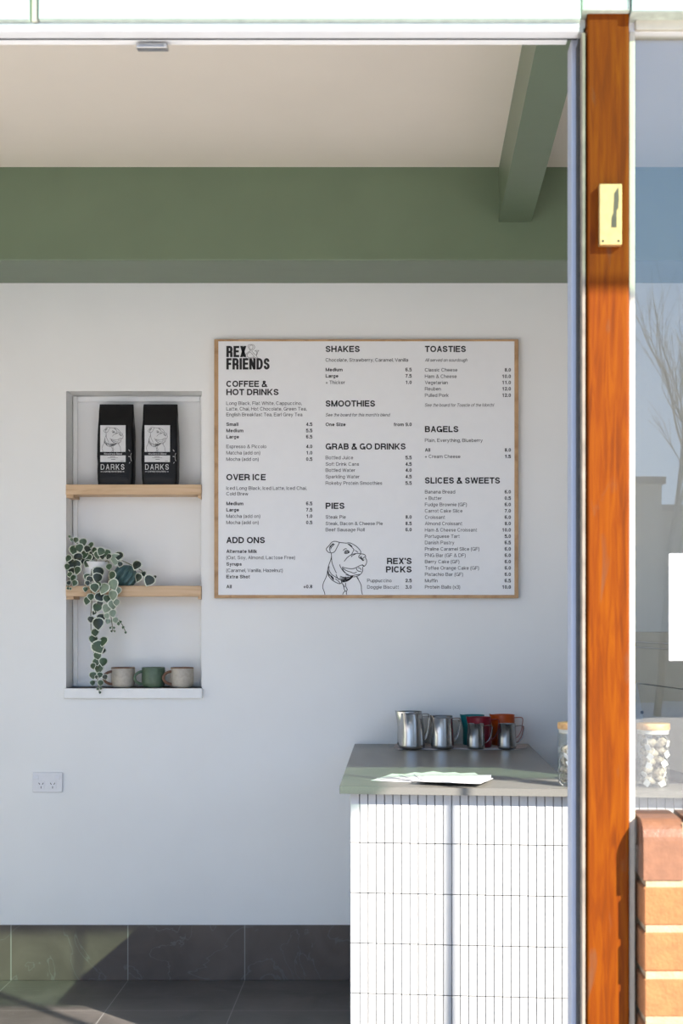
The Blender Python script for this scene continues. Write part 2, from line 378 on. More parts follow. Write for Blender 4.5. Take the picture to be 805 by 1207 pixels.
# green bulkhead and cross beam
bz = 2.5965; by = 4.958
b = MB(); b.box(XL, XR, by, WY, bz, ZT); struct(b.build('trim_3', M['green'], bevel=.004), 'wide sage green bulkhead along the top of the back wall', 'beam')
b = MB(); zb = lambda Y: 2.73+SLOPE*(4.958-Y)
y0, y1 = FL+.01, by
b.prism([(y0, zb(y0)), (y1, zb(y1)), (y1, zb(y1)+.35), (y0, zb(y0)+.35)], 'x', .355, .468)
struct(b.build('trim_4', M['green'], bevel=.003), 'sage green beam crossing the ceiling towards the street', 'beam')

# ---- shop front
PF = 2.663                      # front of the timber post
HZ = Z_(38, 2.66)               # underside of the door head
b = MB(); b.box(XL-.2, XR+.2, 2.69, FL, HZ+.012, 3.5)
b.box(XL-.2, -2.45, 2.66, FL, -.02, HZ+.012); b.box(2.22, XR+.2, 2.66, FL, -.02, HZ+.012)
struct(b.build('wall_front', M['wall']), 'wall over the shop front opening', 'wall')
# aluminium door head with a black strip painting the shade of its groove
dr = thing('door_1', 'white aluminium door head and pale grey jamb of the open doorway', 'door frame', (-.9, 2.7, 0), kind='structure')
b = MB(); xh = X_(682, 2.66)
b.box(-2.45, xh, 2.655, 2.690, HZ, Z_(25.5, 2.655)); b.box(-2.45, xh, 2.648, 2.656, HZ+.004, HZ+.010)
b.build('head', M['alu'], dr, True, bevel=.002)
b = MB(); b.box(-2.45, X_(668, 2.70), 2.697, 2.716, HZ-.001, HZ+.012); b.build('head_stop', M['trimwhite'], dr, True)
b = MB(); b.box(-2.45, xh, 2.6885, 2.6975, HZ+.0005, HZ+.012); b.build('groove_shade', M['gap_shade'], dr, True)
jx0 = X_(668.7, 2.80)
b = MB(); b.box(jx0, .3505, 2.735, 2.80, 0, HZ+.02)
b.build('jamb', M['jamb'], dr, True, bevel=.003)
b = MB(); b.box(.3440, .3462, 2.690, 2.735, 0, HZ); b.box(.3525, .3560, 2.69, 2.741, 0, HZ+.02); b.build('seal', M['gap_shade'], dr, True)  # black strips in the recesses beside the bead, shade as colour
b = MB(); b.box(X_(685.9, PF), X_(689.8, PF), 2.662, 2.70, 0, HZ); b.build('edge_bead', M['putty'], dr, True, bevel=.001)
# timber post
px0, px1 = X_(692, PF), X_(742, PF)
b = MB(); b.box(px0, px1, PF, 2.80, -.02, Z_(13.5, PF))
struct(b.build('trim_5', M['post'], bevel=.005, seg=3), 'varnished orange brown timber post beside the doorway', 'post')
b = MB(); b.box(X_(686, 2.645), X_(743.5, 2.645), 2.648, 2.75, Z_(12, 2.648), 2.75); struct(b.build('trim_6', M['mintdark'], bevel=.003), 'pale grey green cap above the timber post', 'trim')
# mint panels above
def panel(n, x0, x1, y):
    b = MB(); b.box(x0, x1, 2.640, 2.69, Z_(y, 2.64), 2.76)
    b.box(x0, x1, 2.644, 2.69, Z_(y+1.8, 2.644), Z_(y, 2.64), 1)
    return b.build('trim_%d' % n, [M['mint'], M['mintdark']], bevel=.003)
struct(panel(7, -2.6, X_(34.5, 2.64), 22.5), 'pale mint fascia panel at the left, past the joint', 'fascia panel')
struct(panel(8, X_(45.5, 2.64), X_(684.5, 2.64), 22), 'long pale mint fascia panel above the doorway', 'fascia panel')
struct(panel(9, X_(745, 2.64), 2.4, 12.5), 'pale mint fascia panel above the window', 'fascia panel')
b = MB(); b.box(X_(36.5, 2.645), X_(44, 2.645), 2.646, 2.69, Z_(25, 2.645), 2.76); struct(b.build('trim_10', M['cream'], bevel=.002), 'cream joint strip between the mint fascia panels', 'trim')
# shop window
SILL = .985
wn = thing('window_1', 'tinted shop window right of the timber post, mirroring bare trees', 'window', (1.25, 2.7, SILL), kind='structure')
gx0, gx1 = X_(748.5, 2.685), 2.22
gz1 = Z_(40, 2.70)
b = MB(); b.box(px1+.0025, gx0, 2.685, 2.735, 0, HZ+.012); b.box(gx1-.03, gx1, 2.685, 2.735, SILL-.06, HZ+.012)
b.box(gx0, gx1-.03, 2.680, 2.735, gz1, 2.56); b.box(gx0, gx1-.03, 2.70, 2.735, SILL-.06, SILL-.012)
b.build('window_frame', M['cream'], wn, True, bevel=.002)
b = MB(); b.box(1.452-.009, 1.452+.009, 2.699, 2.709, SILL-.012, gz1); b.build('glazing_bar', M['cream'], wn, True, bevel=.002)
b = MB(); b.box(1.0, 1.026, 2.69, 2.73, SILL-.012, gz1); b.build('sash_stile', M['cream'], wn, True, bevel=.002)
b = MB(); b.box(gx0, 1.0, 2.706, 2.712, SILL-.012, gz1); b.build('pane', M['shopglass'], wn, True)
# brick wall under the window: bullnose sill on edge, stretcher courses below
bx0 = X_(758.5, 2.62)
b = MB(); bt = Z_(964, 2.655); PITCH = .0845; JT = .0125
random.seed(3)
b.box(bx0+.005, XR+.2, 2.6235, 2.83, -.02, bt-.111, 2)
R_ = .038
prof = [(2.62, bt-.110)]+[(2.62+R_-R_*cos(a), bt-R_+R_*sin(a)) for a in [i*pi/2/8 for i in range(9)]]+[(2.77, bt), (2.77, bt-.110)]
x = bx0
while x < XR:
    b.prism(prof, 'x', x, x+.0735, 1, smooth=False); b.box(x+.0735, x+.085, 2.624+.004, 2.70, bt-.110, bt-.008, 2); x += .085
z = bt-.110-JT; k = 0
while z > -.02:
    x = bx0 - (0 if k % 2 == 0 else 0)
    first = True
    while x < XR+.1:
        L = .23 if (k % 2 == 0 or not first) else .172
        jx = random.uniform(-.001, .0015)
        b.bbox(x+(jx if first else 0), x+L, 2.62+random.uniform(0, .0015), 2.705, z-(PITCH-JT), z, .0035, 0); first = False
        x += L+JT
    z -= PITCH; k += 1
struct(b.build('wall_brick', [M['brick'], M['bullnose'], M['mortar']]), 'low orange brick wall with bullnose sill under the window', 'brick wall')
# green glass awning over the doorway (above the frame of the photograph; it tints the sunlight)
aw = thing('awning', 'green tinted glass awning over the shop front', 'awning', (0, 2.64, 3.3), kind='structure')
for (xa, xb, ye, n) in ((-3.4, 2.66, 1.30, 0), (2.66, 4.2, 1.52, 1)):   # unseen right-hand pane shortened so untinted sun reaches the counter
    ze = 1.98+.87*(PF-1.30)+.10*(ye-1.30)
    za = 1.98+.87*(PF-1.30)+.10*(2.66-1.30)
    b = MB(); b.prism([(ye, ze), (2.66, za), (2.66, za+.008), (ye, ze+.008)], 'x', xa, xb-.004); b.build('glass_roof', M['awnglass'], aw, True)
    b = MB(); b.box(xa, xb-.004, ye-.005, ye+.005, ze-.006, ze+.010); b.build('edge_bar', M['alu'], aw, True)

def smooth_line(pts, n=3):
    pts = [Vector((p[0], p[1])) for p in pts]
    if len(pts) < 3: return pts
    out = []
    for i in range(len(pts)-1):
        p0 = pts[max(i-1, 0)]; p1 = pts[i]; p2 = pts[i+1]; p3 = pts[min(i+2, len(pts)-1)]
        for j in range(n):
            t = j/n
            out.append(.5*((2*p1)+(p2-p0)*t+(2*p0-5*p1+4*p2-p3)*t*t+(3*p1-p0-3*p2+p3)*t*t*t))
    return out+[pts[-1]]
# ------------------------------------------------------------------ lettering: a plain grotesque drawn from strokes (unit: cap height = 1)
def arc(cx, cy, rx, ry, a0, a1, n=14, ex=2.25):
    out = []
    for i in range(n+1):
        a = radians(a0+(a1-a0)*i/n); c, s = cos(a), sin(a)
        out.append((cx+rx*math.copysign(abs(c)**(2/ex), c), cy+ry*math.copysign(abs(s)**(2/ex), s)))
    return out
def spl(pts, n=5): return [(v.x, v.y) for v in smooth_line(pts, n)]
def glyph(ch, w, c=1.0):
    """returns advance width and strokes; a stroke is ('l', points) or ('d', x0, y0, x1, y1, horizontal width)"""
    h = w/2; X = .73; D = -.28; hx = w*.92
    L = lambda *p: ('l', list(p)); dg = lambda *a: ('d',)+a
    bar = lambda x0, x1, y, k=1: ('b', x0, x1, y-h*.9*k, y+h*.9*k)
    st = lambda x, y0=0., y1=1.: ('b', x-h, x+h, y0, y1)
    cap = dict(A=.92,B=.88,C=.94,D=.92,E=.82,F=.76,G=.98,H=.92,I=w,J=.68,K=.92,L=.74,M=1.08,N=.92,O=1.02,P=.84,Q=1.02,R=.90,S=.86,T=.84,U=.90,V=.90,W=1.30,X=.90,Y=.90,Z=.84)
    low = dict(a=.70,b=.70,c=.66,d=.70,e=.70,f=.38,g=.70,h=.66,i=w,j=.24,k=.66,l=w,m=1.06,n=.66,o=.72,p=.70,q=.70,r=.42,s=.62,t=.37,u=.66,v=.68,w=.98,x=.66,y=.68,z=.62)
    if ch in '0123456789': W = .68*c
    elif ch in cap: W = cap[ch]*(c if ch != 'I' else 1)
    elif ch in low: W = low[ch]*(c if ch not in 'il' else 1)
    else: W = {' ':.16,'.':w,',':w,'(':.26,')':.26,'&':.92*c,"'":w*.8,'+':.66,'!':w}.get(ch, .4)
    S = []; r = W-h; t = 1-h*.9; b = h*.9; m = .52; xt = X-h*.9
    bowl = lambda: ('c', arc(W/2, X/2, W/2-h*.95, X/2-h*.85, 0, 360, 26))
    if ch == 'A': S = [dg(hx/2,0,W/2,1,hx), dg(W-hx/2,0,W/2,1,hx), bar(W*.2,W*.8,.33)]
    elif ch == 'B': S = [st(h), bar(h,W*.55,t), bar(h,W*.55,m), bar(h,W*.55,b), L(*([(W*.5,t)]+arc(W*.55,(t+m)/2,W*.40-h,(t-m)/2,90,-90)+[(W*.5,m)])), L(*([(W*.5,m)]+arc(W*.57,(b+m)/2,W*.43-h,(m-b)/2,90,-90)+[(W*.5,b)]))]
    elif ch == 'C': S = [L(*arc(W/2,.5,W/2-h,.51-h,38,322,24))]
    elif ch == 'D': S = [st(h), bar(h,W*.45,t), bar(h,W*.45,b), L(*([(W*.38,t)]+arc(W*.42,.5,W*.58-h,.5-h*.9,90,-90,18)+[(W*.38,b)]))]
    elif ch == 'E': S = [st(h), bar(h,W,t), bar(h,W*.93,m), bar(h,W,b)]
    elif ch == 'F': S = [st(h), bar(h,W,t), bar(h,W*.9,.5)]
    elif ch == 'G': S = [L(*arc(W/2,.5,W/2-h,.51-h,38,335,24)), st(W-h*.9,0,.5), bar(W*.54,W,.5-h*.9)]
    elif ch == 'H': S = [st(h), st(r), bar(h,r,m)]
    elif ch == 'I': S = [st(h)]
    elif ch == 'J': S = [L(*([(r,1),(r,.35)]+arc(W/2,.31,W/2-h,.31-h*.9,0,-180,14)+[(h,.36)]))]
    elif ch == 'K': S = [st(h), dg(h*1.6,.34,W-hx*.6,1,hx*1.25), dg(W*.40,.56,W-hx*.6,0,hx*1.2)]
    elif ch == 'L': S = [st(h), bar(h,W,b)]
    elif ch == 'M': S = [st(h), st(r), dg(hx/2,1,W/2,0,hx), dg(W-hx/2,1,W/2,0,hx)]
    elif ch == 'N': S = [st(h), st(r), dg(hx*.55,1,W-hx*.55,0,hx*1.1)]
    elif ch in 'OQ': S = [('c', arc(W/2,.5,W/2-h,.51-h,0,360,34))]
    elif ch in 'PR':
        S = [st(h), bar(h,W*.55,t), bar(h,W*.55,.46), L(*([(W*.5,t)]+arc(W*.56,(t+.46)/2,W*.43-h,(t-.46)/2,90,-90)+[(W*.5,.46)]))]
        if ch == 'R': S += [L(*spl([(W*.5,.46),(W*.78,.40),(r-.01,.24),(r,0)]))]
    elif ch == 'S': S = [L(*spl([(h+u*(W-w), b+v*(t-b)) for u, v in ((.97,.72),(.84,.93),(.5,1.0),(.15,.92),(.04,.74),(.16,.59),(.5,.51),(.86,.40),(1.0,.24),(.85,.07),(.5,0),(.14,.08),(0,.29))]))]
    elif ch == 'T': S = [bar(0,W,t), st(W/2)]
    elif ch == 'U': S = [L(*([(h,1),(h,.36)]+arc(W/2,.36,W/2-h,.37-h*.9,180,360,16)+[(r,1)]))]
    elif ch == 'V': S = [dg(hx/2,1,W/2,0,hx), dg(W-hx/2,1,W/2,0,hx)]
    elif ch == 'W': S = [dg(hx/2,1,W*.27,0,hx), dg(W*.5,1,W*.27,0,hx), dg(W*.5,1,W*.73,0,hx), dg(W-hx/2,1,W*.73,0,hx)]
    elif ch == 'X': S = [dg(hx*.6,1,W-hx*.6,0,hx*1.2), dg(hx*.6,0,W-hx*.6,1,hx*1.2)]
    elif ch == 'Y': S = [dg(hx*.6,1,W/2,.42,hx*1.1), dg(W-hx*.6,1,W/2,.42,hx*1.1), st(W/2,0,.46)]
    elif ch == 'Z': S = [bar(0,W,t), bar(0,W,b), dg(hx*.6,b,W-hx*.6,t,hx*1.2)]
    elif ch == 'a': S = [L(*spl([(h+.01,.53),(W*.25,xt-.02),(W*.5,xt),(W*.78,xt-.03),(r-.03,.54),(r-.03,.40)])), st(r-.03,0,.5), L(*spl([(r-.03,.43),(W*.6,.40),(W*.2,.33),(h,.20),(W*.17,b+.01),(W*.4,b),(W*.7,.10),(r-.03,.26)]))]
    elif ch == 'b': S = [st(h), bowl()]
    elif ch == 'c': S = [L(*arc(W/2,X/2,W/2-h,X/2-h*.85,42,318,20))]
    elif ch == 'd': S = [st(r), bowl()]
    elif ch == 'e': S = [L(*([(h,X*.5),(r,X*.5)]+arc(W/2,X/2,W/2-h,X/2-h*.85,0,325,24)))]
    elif ch == 'f': S = [L(*([(W*.42,0),(W*.42,.78)]+arc(W*.42+.14,.80,.14,.2-h*.9,180,92,6)+[(W,t)])), bar(0,W,xt)]
    elif ch == 'g': S = [bowl(), L(*([(r,X),(r,-.04)]+arc(W/2,-.02,W/2-h,.26-h*.9,0,-160,14)))]
    elif ch in 'hn': S = [st(h,0,1 if ch == 'h' else X), L(*([(h,.36)]+arc(W/2,.42,W/2-h,xt-.42,180,0,14)+[(r,0)]))]
    elif ch in 'il':
        S = [st(h,0,1 if ch == 'l' else X)]
        if ch == 'i': S += [st(h,1-w*1.05,1)]
    elif ch == 'j': S = [L((W-h,X),(W-h,-.12),(W-h-.05,-.22),(0,-.24)), st(W-h,1-w*1.05,1)]
    elif ch == 'k': S = [st(h), dg(h*1.6,.22,W-hx*.6,X,hx*1.25), dg(W*.40,.42,W-hx*.6,0,hx*1.2)]
    elif ch == 'm':
        q = (W-w)/2
        S = [st(h,0,X)]+[L(*([(h+q*i,.40)]+arc(h+q*(i+.5),.46,q/2,xt-.46,180,0,12)+[(h+q*(i+1),0)])) for i in (0,1)]
    elif ch == 'o': S = [bowl()]
    elif ch == 'p': S = [st(h,D,X), bowl()]
    elif ch == 'q': S = [st(r,D,X), bowl()]
    elif ch == 'r': S = [st(h,0,X), L(*([(h,.34)]+spl([(h+.02,.48),(W*.5,xt-.05),(W,xt+.01)])))]
    elif ch == 's': S = [L(*spl([(h+u*(W-w), b+v*(xt-b)) for u, v in ((.95,.72),(.82,.93),(.5,1.0),(.15,.92),(.05,.74),(.18,.59),(.5,.51),(.85,.40),(.98,.24),(.85,.07),(.5,0),(.14,.08),(0,.29))]))]
    elif ch == 't': S = [L(*([(W*.42,.93),(W*.42,.18)]+spl([(W*.42,.2),(W*.5,b+.02),(W*.72,b),(W,b+.005)],4))), bar(0,W,xt)]
    elif ch == 'u': S = [st(r,0,X), L(*([(h,X)]+arc(W/2,.33,W/2-h,.33-h*.85,180,360,14)+[(r,.40)]))]
    elif ch == 'v': S = [dg(hx/2,X,W/2,0,hx), dg(W-hx/2,X,W/2,0,hx)]
    elif ch == 'w': S = [dg(hx/2,X,W*.27,0,hx), dg(W*.5,X,W*.27,0,hx), dg(W*.5,X,W*.73,0,hx), dg(W-hx/2,X,W*.73,0,hx)]
    elif ch == 'x': S = [dg(hx*.6,X,W-hx*.6,0,hx*1.2), dg(hx*.6,0,W-hx*.6,X,hx*1.2)]
    elif ch == 'y': S = [dg(hx/2,X,W/2,0,hx), dg(W-hx/2,X,W*.32,D+.06,hx), bar(W*.06,W*.36,D+.05)]
    elif ch == 'z': S = [bar(0,W,xt), bar(0,W,b), dg(hx*.6,b,W-hx*.6,xt,hx*1.2)]
    elif ch == '0': S = [('c', arc(W/2,.5,W/2-h,.5-h*.9,0,360,30))]
    elif ch == '1': S = [st(W*.60), L((W*.14,.74),(W*.36,.77),(W*.56,.93))]
    elif ch == '2': S = [L(*spl([(h,.66),(h+.03,.85),(W*.5,t),(r-.02,.86),(r,.70),(W*.76,.47),(W*.3,.25),(h+.02,b)])), bar(.01,W,b)]
    elif ch == '3': S = [L(*spl([(h,.74),(W*.2,.91),(W*.5,t),(r-.05,.90),(r-.03,.74),(W*.72,.58),(W*.42,.53)])), L(*spl([(W*.42,.53),(W*.78,.48),(r,.29),(W*.83,.09),(W*.5,b),(W*.17,.09),(h,.28)]))]
    elif ch == '4': S = [st(W*.72), bar(0,W,.27), dg(hx*.5,.27,W*.70,1,hx*1.0)]
    elif ch == '5': S = [bar(W*.2,W*.95,t), L((W*.2,1),(h+.01,.46)), L(*spl([(h+.01,.46),(W*.3,.60),(W*.55,.64),(W*.85,.54),(r,.34),(W*.84,.10),(W*.5,b),(W*.17,.09),(h,.27)]))]
    elif ch == '6': S = [('c', arc(W/2,.325,W/2-h,.325-h*.85,0,360,24)), L(*spl([(r-.03,.76),(W*.78,.92),(W*.53,t),(W*.2,.86),(h,.55),(h,.33)]))]
    elif ch == '7': S = [bar(0,W,t), L(*spl([(r+.01,t-.02),(W*.62,.62),(W*.44,.3),(W*.36,0)]))]
    elif ch == '8': S = [('c', arc(W/2,.745,W*.46-h,.255-h*.85,0,360,22)), ('c', arc(W/2,.27,W/2-h,.27-h*.85,0,360,24))]
    elif ch == '9': S = [('c', arc(W/2,.675,W/2-h,.325-h*.85,0,360,24)), L(*spl([(h+.03,.24),(W*.22,.08),(W*.47,b),(W*.8,.14),(r,.45),(r,.67)]))]
    elif ch == '.': S = [st(h,0,w*1.1)]
    elif ch == ',': S = [st(h,0,w*1.1), dg(h*1.2,0,h*.7,-w*1.0,w*.6)]
    elif ch == "'": S = [st(W/2,.68,1)]
    elif ch == '!': S = [st(h,0,w*1.1), st(h,.26,1)]
    elif ch == '+': S = [bar(0,W,.36), ('b', W/2-h, W/2+h, .03, .69)]
    elif ch == '(': S = [L(*arc(W+.12,.37,W+.12-h,.66,112,248,12,2))]
    elif ch == ')': S = [L(*arc(-.12,.37,W+.12-h,.66,68,-68,12,2))]
    elif ch == '&': S = [L(*spl([(W,.0),(W*.66,.36),(W*.34,.72),(W*.32,.88),(W*.46,t),(W*.62,.87),(W*.58,.70),(W*.32,.52),(h,.26),(W*.16,.07),(W*.4,b),(W*.68,.12),(W*.84,.42)]))]
    return W, S
_tc = {}
def text_mesh(s, cap, w=.12, shear=0, cond=1.0, track=.15):
    """flat letters in XY, left aligned, baseline at 0; returns verts, faces, width"""
    key = (s, cap, w, shear, cond, track)
    if key in _tc: return _tc[key]
    mb = MB(); x = 0
    for ch in s:
        W, S = glyph(ch, w, cond)
        side = {'A':-.03,'V':-.03,'T':-.02,'Y':-.03}.get(ch, 0)
        for q in S:
            if q[0] == 'b': mb.add([(x+q[1],q[3],0),(x+q[2],q[3],0),(x+q[2],q[4],0),(x+q[1],q[4],0)], [(0,1,2,3)])
            elif q[0] == 'd':
                k = q[5]/2; v = [(x+q[1]-k,q[2],0),(x+q[1]+k,q[2],0),(x+q[3]+k,q[4],0),(x+q[3]-k,q[4],0)]
                mb.add(v, [(0,1,2,3) if q[2] < q[4] else (3,2,1,0)])
            else:
                pts = [Vector((x+p[0], p[1], 0)) for p in q[1]]
                pts = [p for i, p in enumerate(pts) if i == 0 or (p-pts[i-1]).length > 1e-5]
                cl = q[0] == 'c'
                if cl: pts = pts[:-1]
                n = len(pts); vs = []
                for i, p in enumerate(pts):
                    a = pts[(i-1) % n] if cl or i else p; c_ = pts[(i+1) % n] if cl or i < n-1 else p
                    d1 = (p-a).normalized() if (p-a).length else (c_-p).normalized(); d2 = (c_-p).normalized() if (c_-p).length else d1
                    tt = (d1+d2).normalized(); nn = Vector((-tt.y, tt.x, 0)); k = w/2/max(.5, nn.dot(Vector((-d1.y, d1.x, 0))))
                    k *= 1-.12*abs(nn.y)
                    vs += [p+nn*k, p-nn*k]
                mb.add(vs, [(2*i+1, (2*i+3) % (2*n), (2*i+2) % (2*n), 2*i) for i in range(n if cl else n-1)])
        x += W+track+side+(.10 if ch == ' ' else 0)
    vs = [Vector(((v.x+v.y*shear)*cap, v.y*cap, 0)) for v in mb.v]
    x0 = min(v.x for v in vs); x1 = max(v.x for v in vs)
    vs = [Vector((v.x-x0, v.y, 0)) for v in vs]
    _tc[key] = (vs, mb.f, x1-x0)
    return _tc[key]
STY = {'head': dict(cap=7.3, w=.232, track=.11, ref=('SLICES & SWEETS', 88.5)),
       'reg': dict(cap=4.05, w=.142, track=.135, ref=('Long Black, Flat White, Cappuccino,', 88.9)),
       'bold': dict(cap=4.05, w=.215, track=.125, ref=('Alternate Milk', 36.1)),
       'ital': dict(cap=3.8, w=.135, track=.12, shear=.22, ref=("See the board for this month's blend", 76.1))}
for st_ in STY.values():
    wd_ = text_mesh(st_['ref'][0], st_['cap'], st_['w'], st_.get('shear', 0), 1.0, st_['track'])[2]; st_['kx'] = st_['ref'][1]/wd_
BY = 5.274                      # front of the board
# measured line widths (photograph pixels) where the letter spacing differs
WIDTHS = {'All served on sourdough': 50.1, 'See the board for Toastie of the Month!': 81.6, 'Chocolate, Strawberry, Caramel, Vanilla': 97.2, 'English Breakfast Tea, Earl Grey Tea': 89.5,
          'Latte, Chai, Hot Chocolate, Green Tea,': 94.7, 'Iced Long Black, Iced Latte, Iced Chai,': 94.7, '(Oat, Soy, Almond, Lactose Free)': 80.9, '(Caramel, Vanilla, Hazelnut)': 66.4, 'Espresso & Piccolo': 47.1,
          'COFFEE &': 48.5, 'HOT DRINKS': 61.6, 'OVER ICE': 46.4, 'ADD ONS': 45.5, 'SHAKES': 40.2, 'TOASTIES': 48.3, 'BAGELS': 39.5, 'PIES': 22.3, "REX'S": 29.2, 'PICKS': 30.3, 'Ham & Cheese Croissant': 61.4, 'Praline Caramel Slice (GF)': 64.1, 'Steak, Bacon & Cheese Pie': 67.2}
def put(mb, s, x, y, style, right=False, m=0):
    st = STY[style]; k = BY/F
    vs, fs, wd = text_mesh(s, st['cap'], st['w'], st.get('shear', 0), 1.0, st['track'])
    kx = WIDTHS[s]/wd if s in WIDTHS else st['kx']
    wd *= kx; x0 = x-wd if right else x
    o = P(x0, y, BY)
    mb.add([(o.x+v.x*kx*k, BY-.0007, o.z+v.y*k) for v in vs], fs, m)

DOG = [ # strokes of the dog sketch, in the 805-pixel crop of the drawing
 [(150,815),(138,770),(120,720),(128,660),(160,590),(178,540),(185,490),(200,420),(235,320),(232,250),(200,245),(170,210),(170,190),(205,150),(250,100),(300,95),(350,108),(440,118)],
 [(345,112),(325,150),(290,220),(262,245),(232,250)], [(265,120),(225,155),(212,185),(222,240)], [(280,130),(240,170),(225,200)], [(270,128),(238,148),(222,178)],
 [(440,118),(490,115),(560,150),(610,195),(635,235),(628,255)], [(455,125),(500,160),(530,190),(545,210)], [(475,125),(520,165)], [(545,210),(525,235)],[(560,215),(600,245)],
 [(410,365),(450,315),(505,275),(560,260),(600,258),(640,262),(680,270),(700,290),(700,320),(715,350),(712,390),(690,425),(670,432),(655,405)],
 [(505,305),(530,280),(570,262)], [(635,268),(610,290),(612,315),(640,330),(665,355),(680,340)], [(645,290),(640,310),(660,325),(690,300)], [(620,300),(650,330),(670,350)],
 [(385,440),(430,455),(520,465),(580,445),(640,415),(680,425)], [(385,445),(400,490),(440,530),(490,560),(540,575),(600,560),(640,530),(660,490),(660,440)],
 [(395,460),(440,490),(500,510),(540,525),(580,510)], [(575,455),(590,490),(640,505)], [(600,450),(630,460),(640,480)], [(430,545),(500,560),(560,550),(620,540)],
 [(350,405),(360,440),(400,500),(430,525)], [(238,300),(245,380),(275,460),(305,525)], [(205,430),(205,480),(240,540),(300,580),(350,605),(420,600),(480,580),(530,565)],
 [(190,500),(200,560),(250,620),(310,655),(350,668),(380,650)], [(188,480),(210,560)], [(200,540),(230,560),(270,620)], [(215,545),(260,585),(255,610)], [(225,565),(262,612)], [(240,570),(268,600)],
 [(290,600),(340,640),(350,665)], [(300,540),(320,590),(350,615)], [(360,620),(420,640),(480,615),(530,570)], [(365,635),(440,625),(500,595)], [(370,645),(430,638),(490,605)], [(360,612),(430,615),(520,575)], [(400,605),(460,605),(515,580)],[(380,628),(470,608)],
 [(375,655),(400,690),(410,740),(420,765),(400,790),(390,815)], [(400,680),(415,715)], [(432,655),(430,700),(452,745),(440,770),(442,815)], [(420,765),(440,775)],
 [(580,575),(610,625),(640,690),(645,760),(658,815)], [(583,572),(605,610)],
 [(395,220),(420,195),(445,195)], [(415,240),(430,220),(460,215),(480,240),(455,255),(420,258),(415,240)], [(445,225),(440,250)], [(455,222),(460,250)], [(470,228),(465,250)], [(430,228),(430,252)], [(505,285),(525,240)],
 [(355,565),(400,580),(440,575)],[(350,585),(420,590),(470,575)]]
def draw_dog(mb, place, wd, m=0):
    """place maps crop coords to a 3-D point on the surface"""
    for s in DOG:
        t = MB(); t.ribbon(smooth_line(s), wd)
        mb.add([place(v.x, v.y) for v in t.v], [f[::-1] for f in t.f], m)

# ------------------------------------------------------------------ menu board
bc = P(431.5, 705, 5.29)
board = thing('menu_board', 'large white menu board in a thin plywood frame on the wall', 'menu board', bc)
x0, x1, z1, z0 = X_(252.5, BY), X_(611, BY), Z_(400, BY), Z_(705, BY)
ix0, ix1, iz1, iz0 = X_(257.3, BY), X_(606.3, BY), Z_(402.3, BY), Z_(701.3, BY)
b = MB()
for q in ((x0, ix0, z0, z1), (ix1, x1, z0, z1), (ix0, ix1, iz1, z1), (ix0, ix1, z0, iz0)): b.box(q[0], q[1], BY-.002, WY, q[2], q[3])
b.build('frame', M['ply'], board, True, bevel=.001)
b = MB(); b.box(ix0, ix1, BY, WY-.004, iz0, iz1); b.build('panel', M['board'], board, True)
def section(lines, lab):
    kinds = {}
    for i, ln in enumerate(lines):
        nm = 'heading' if ln[3] == 'head' else 'price_column' if len(ln) > 4 else 'item_list' if i+1 < len(lines) and len(lines[i+1]) > 4 else 'menu_note'
        put(kinds.setdefault(nm, MB()), *ln[:4], right=(len(ln) > 4))
    for nm, mb in kinds.items(): mb.build(nm, M['ink'], board, True)
def rows(x, xr, items):
    out = []
    for it in items:
        st, s, y = it[0], it[1], it[2]
        out.append((s, x, y, st))
        if len(it) > 3: out.append((it[3], xr, y, 'bold', 1))
    return out
c1, r1, c2, r2, c3, r3 = 266.8, 368.1, 383.8, 485.2, 500.8, 602.1
section(rows(c1, r1, [('head','COFFEE &',456.1), ('head','HOT DRINKS',465.8), ('reg','Long Black, Flat White, Cappuccino,',477.3), ('reg','Latte, Chai, Hot Chocolate, Green Tea,',483.9),
  ('reg','English Breakfast Tea, Earl Grey Tea',490.6), ('bold','Small',502.1,'4.5'), ('bold','Medium',509.5,'5.5'), ('bold','Large',516.8,'6.5'),
  ('reg','Espresso & Piccolo',528.3,'4.0'), ('reg','Matcha (add on)',535.7,'1.0'), ('reg','Mocha (add on)',543.2,'0.5')]), 0)
section(rows(c1, r1, [('head','OVER ICE',566.1), ('reg','Iced Long Black, Iced Latte, Iced Chai,',577.4), ('reg','Cold Brew',584), ('bold','Medium',595.5,'6.5'), ('bold','Large',602.9,'7.5'),
  ('reg','Matcha (add on)',610.4,'1.0'), ('reg','Mocha (add on)',617.8,'0.5')]), 0)
section(rows(c1, r1, [('head','ADD ONS',640.3), ('bold','Alternate Milk',651.8), ('reg','(Oat, Soy, Almond, Lactose Free)',659.2), ('bold','Syrups',666.8), ('reg','(Caramel, Vanilla, Hazelnut)',674.3),
  ('bold','Extra Shot',681.7), ('bold','All',693.4,'+0.8')]), 0)
section(rows(c2, r2, [('head','SHAKES',415), ('reg','Chocolate, Strawberry, Caramel, Vanilla',426.3), ('bold','Medium',437.7,'6.5'), ('bold','Large',445.1,'7.5'), ('reg','+ Thicker',452.7,'1.0')]), 0)
section(rows(c2, r2, [('head','SMOOTHIES',479.3), ('ital',"See the board for this month's blend",490.8), ('bold','One Size',502.3,'from 9.0')]), 0)
section(rows(c2, r2, [('head','GRAB & GO DRINKS',529.9), ('reg','Bottled Juice',541.4,'5.5'), ('reg','Soft Drink Cans',549,'4.5'), ('reg','Bottled Water',556.2,'4.0'), ('reg','Sparkling Water',563.8,'4.5'),
  ('reg','Rokeby Protein Smoothies',571.4,'5.5')]), 0)
section(rows(c2, r2, [('head','PIES',599.9), ('reg','Steak Pie',611.4,'8.0'), ('reg','Steak, Bacon & Cheese Pie',619,'8.5'), ('reg','Beef Sausage Roll',626.3,'6.0')]), 0)
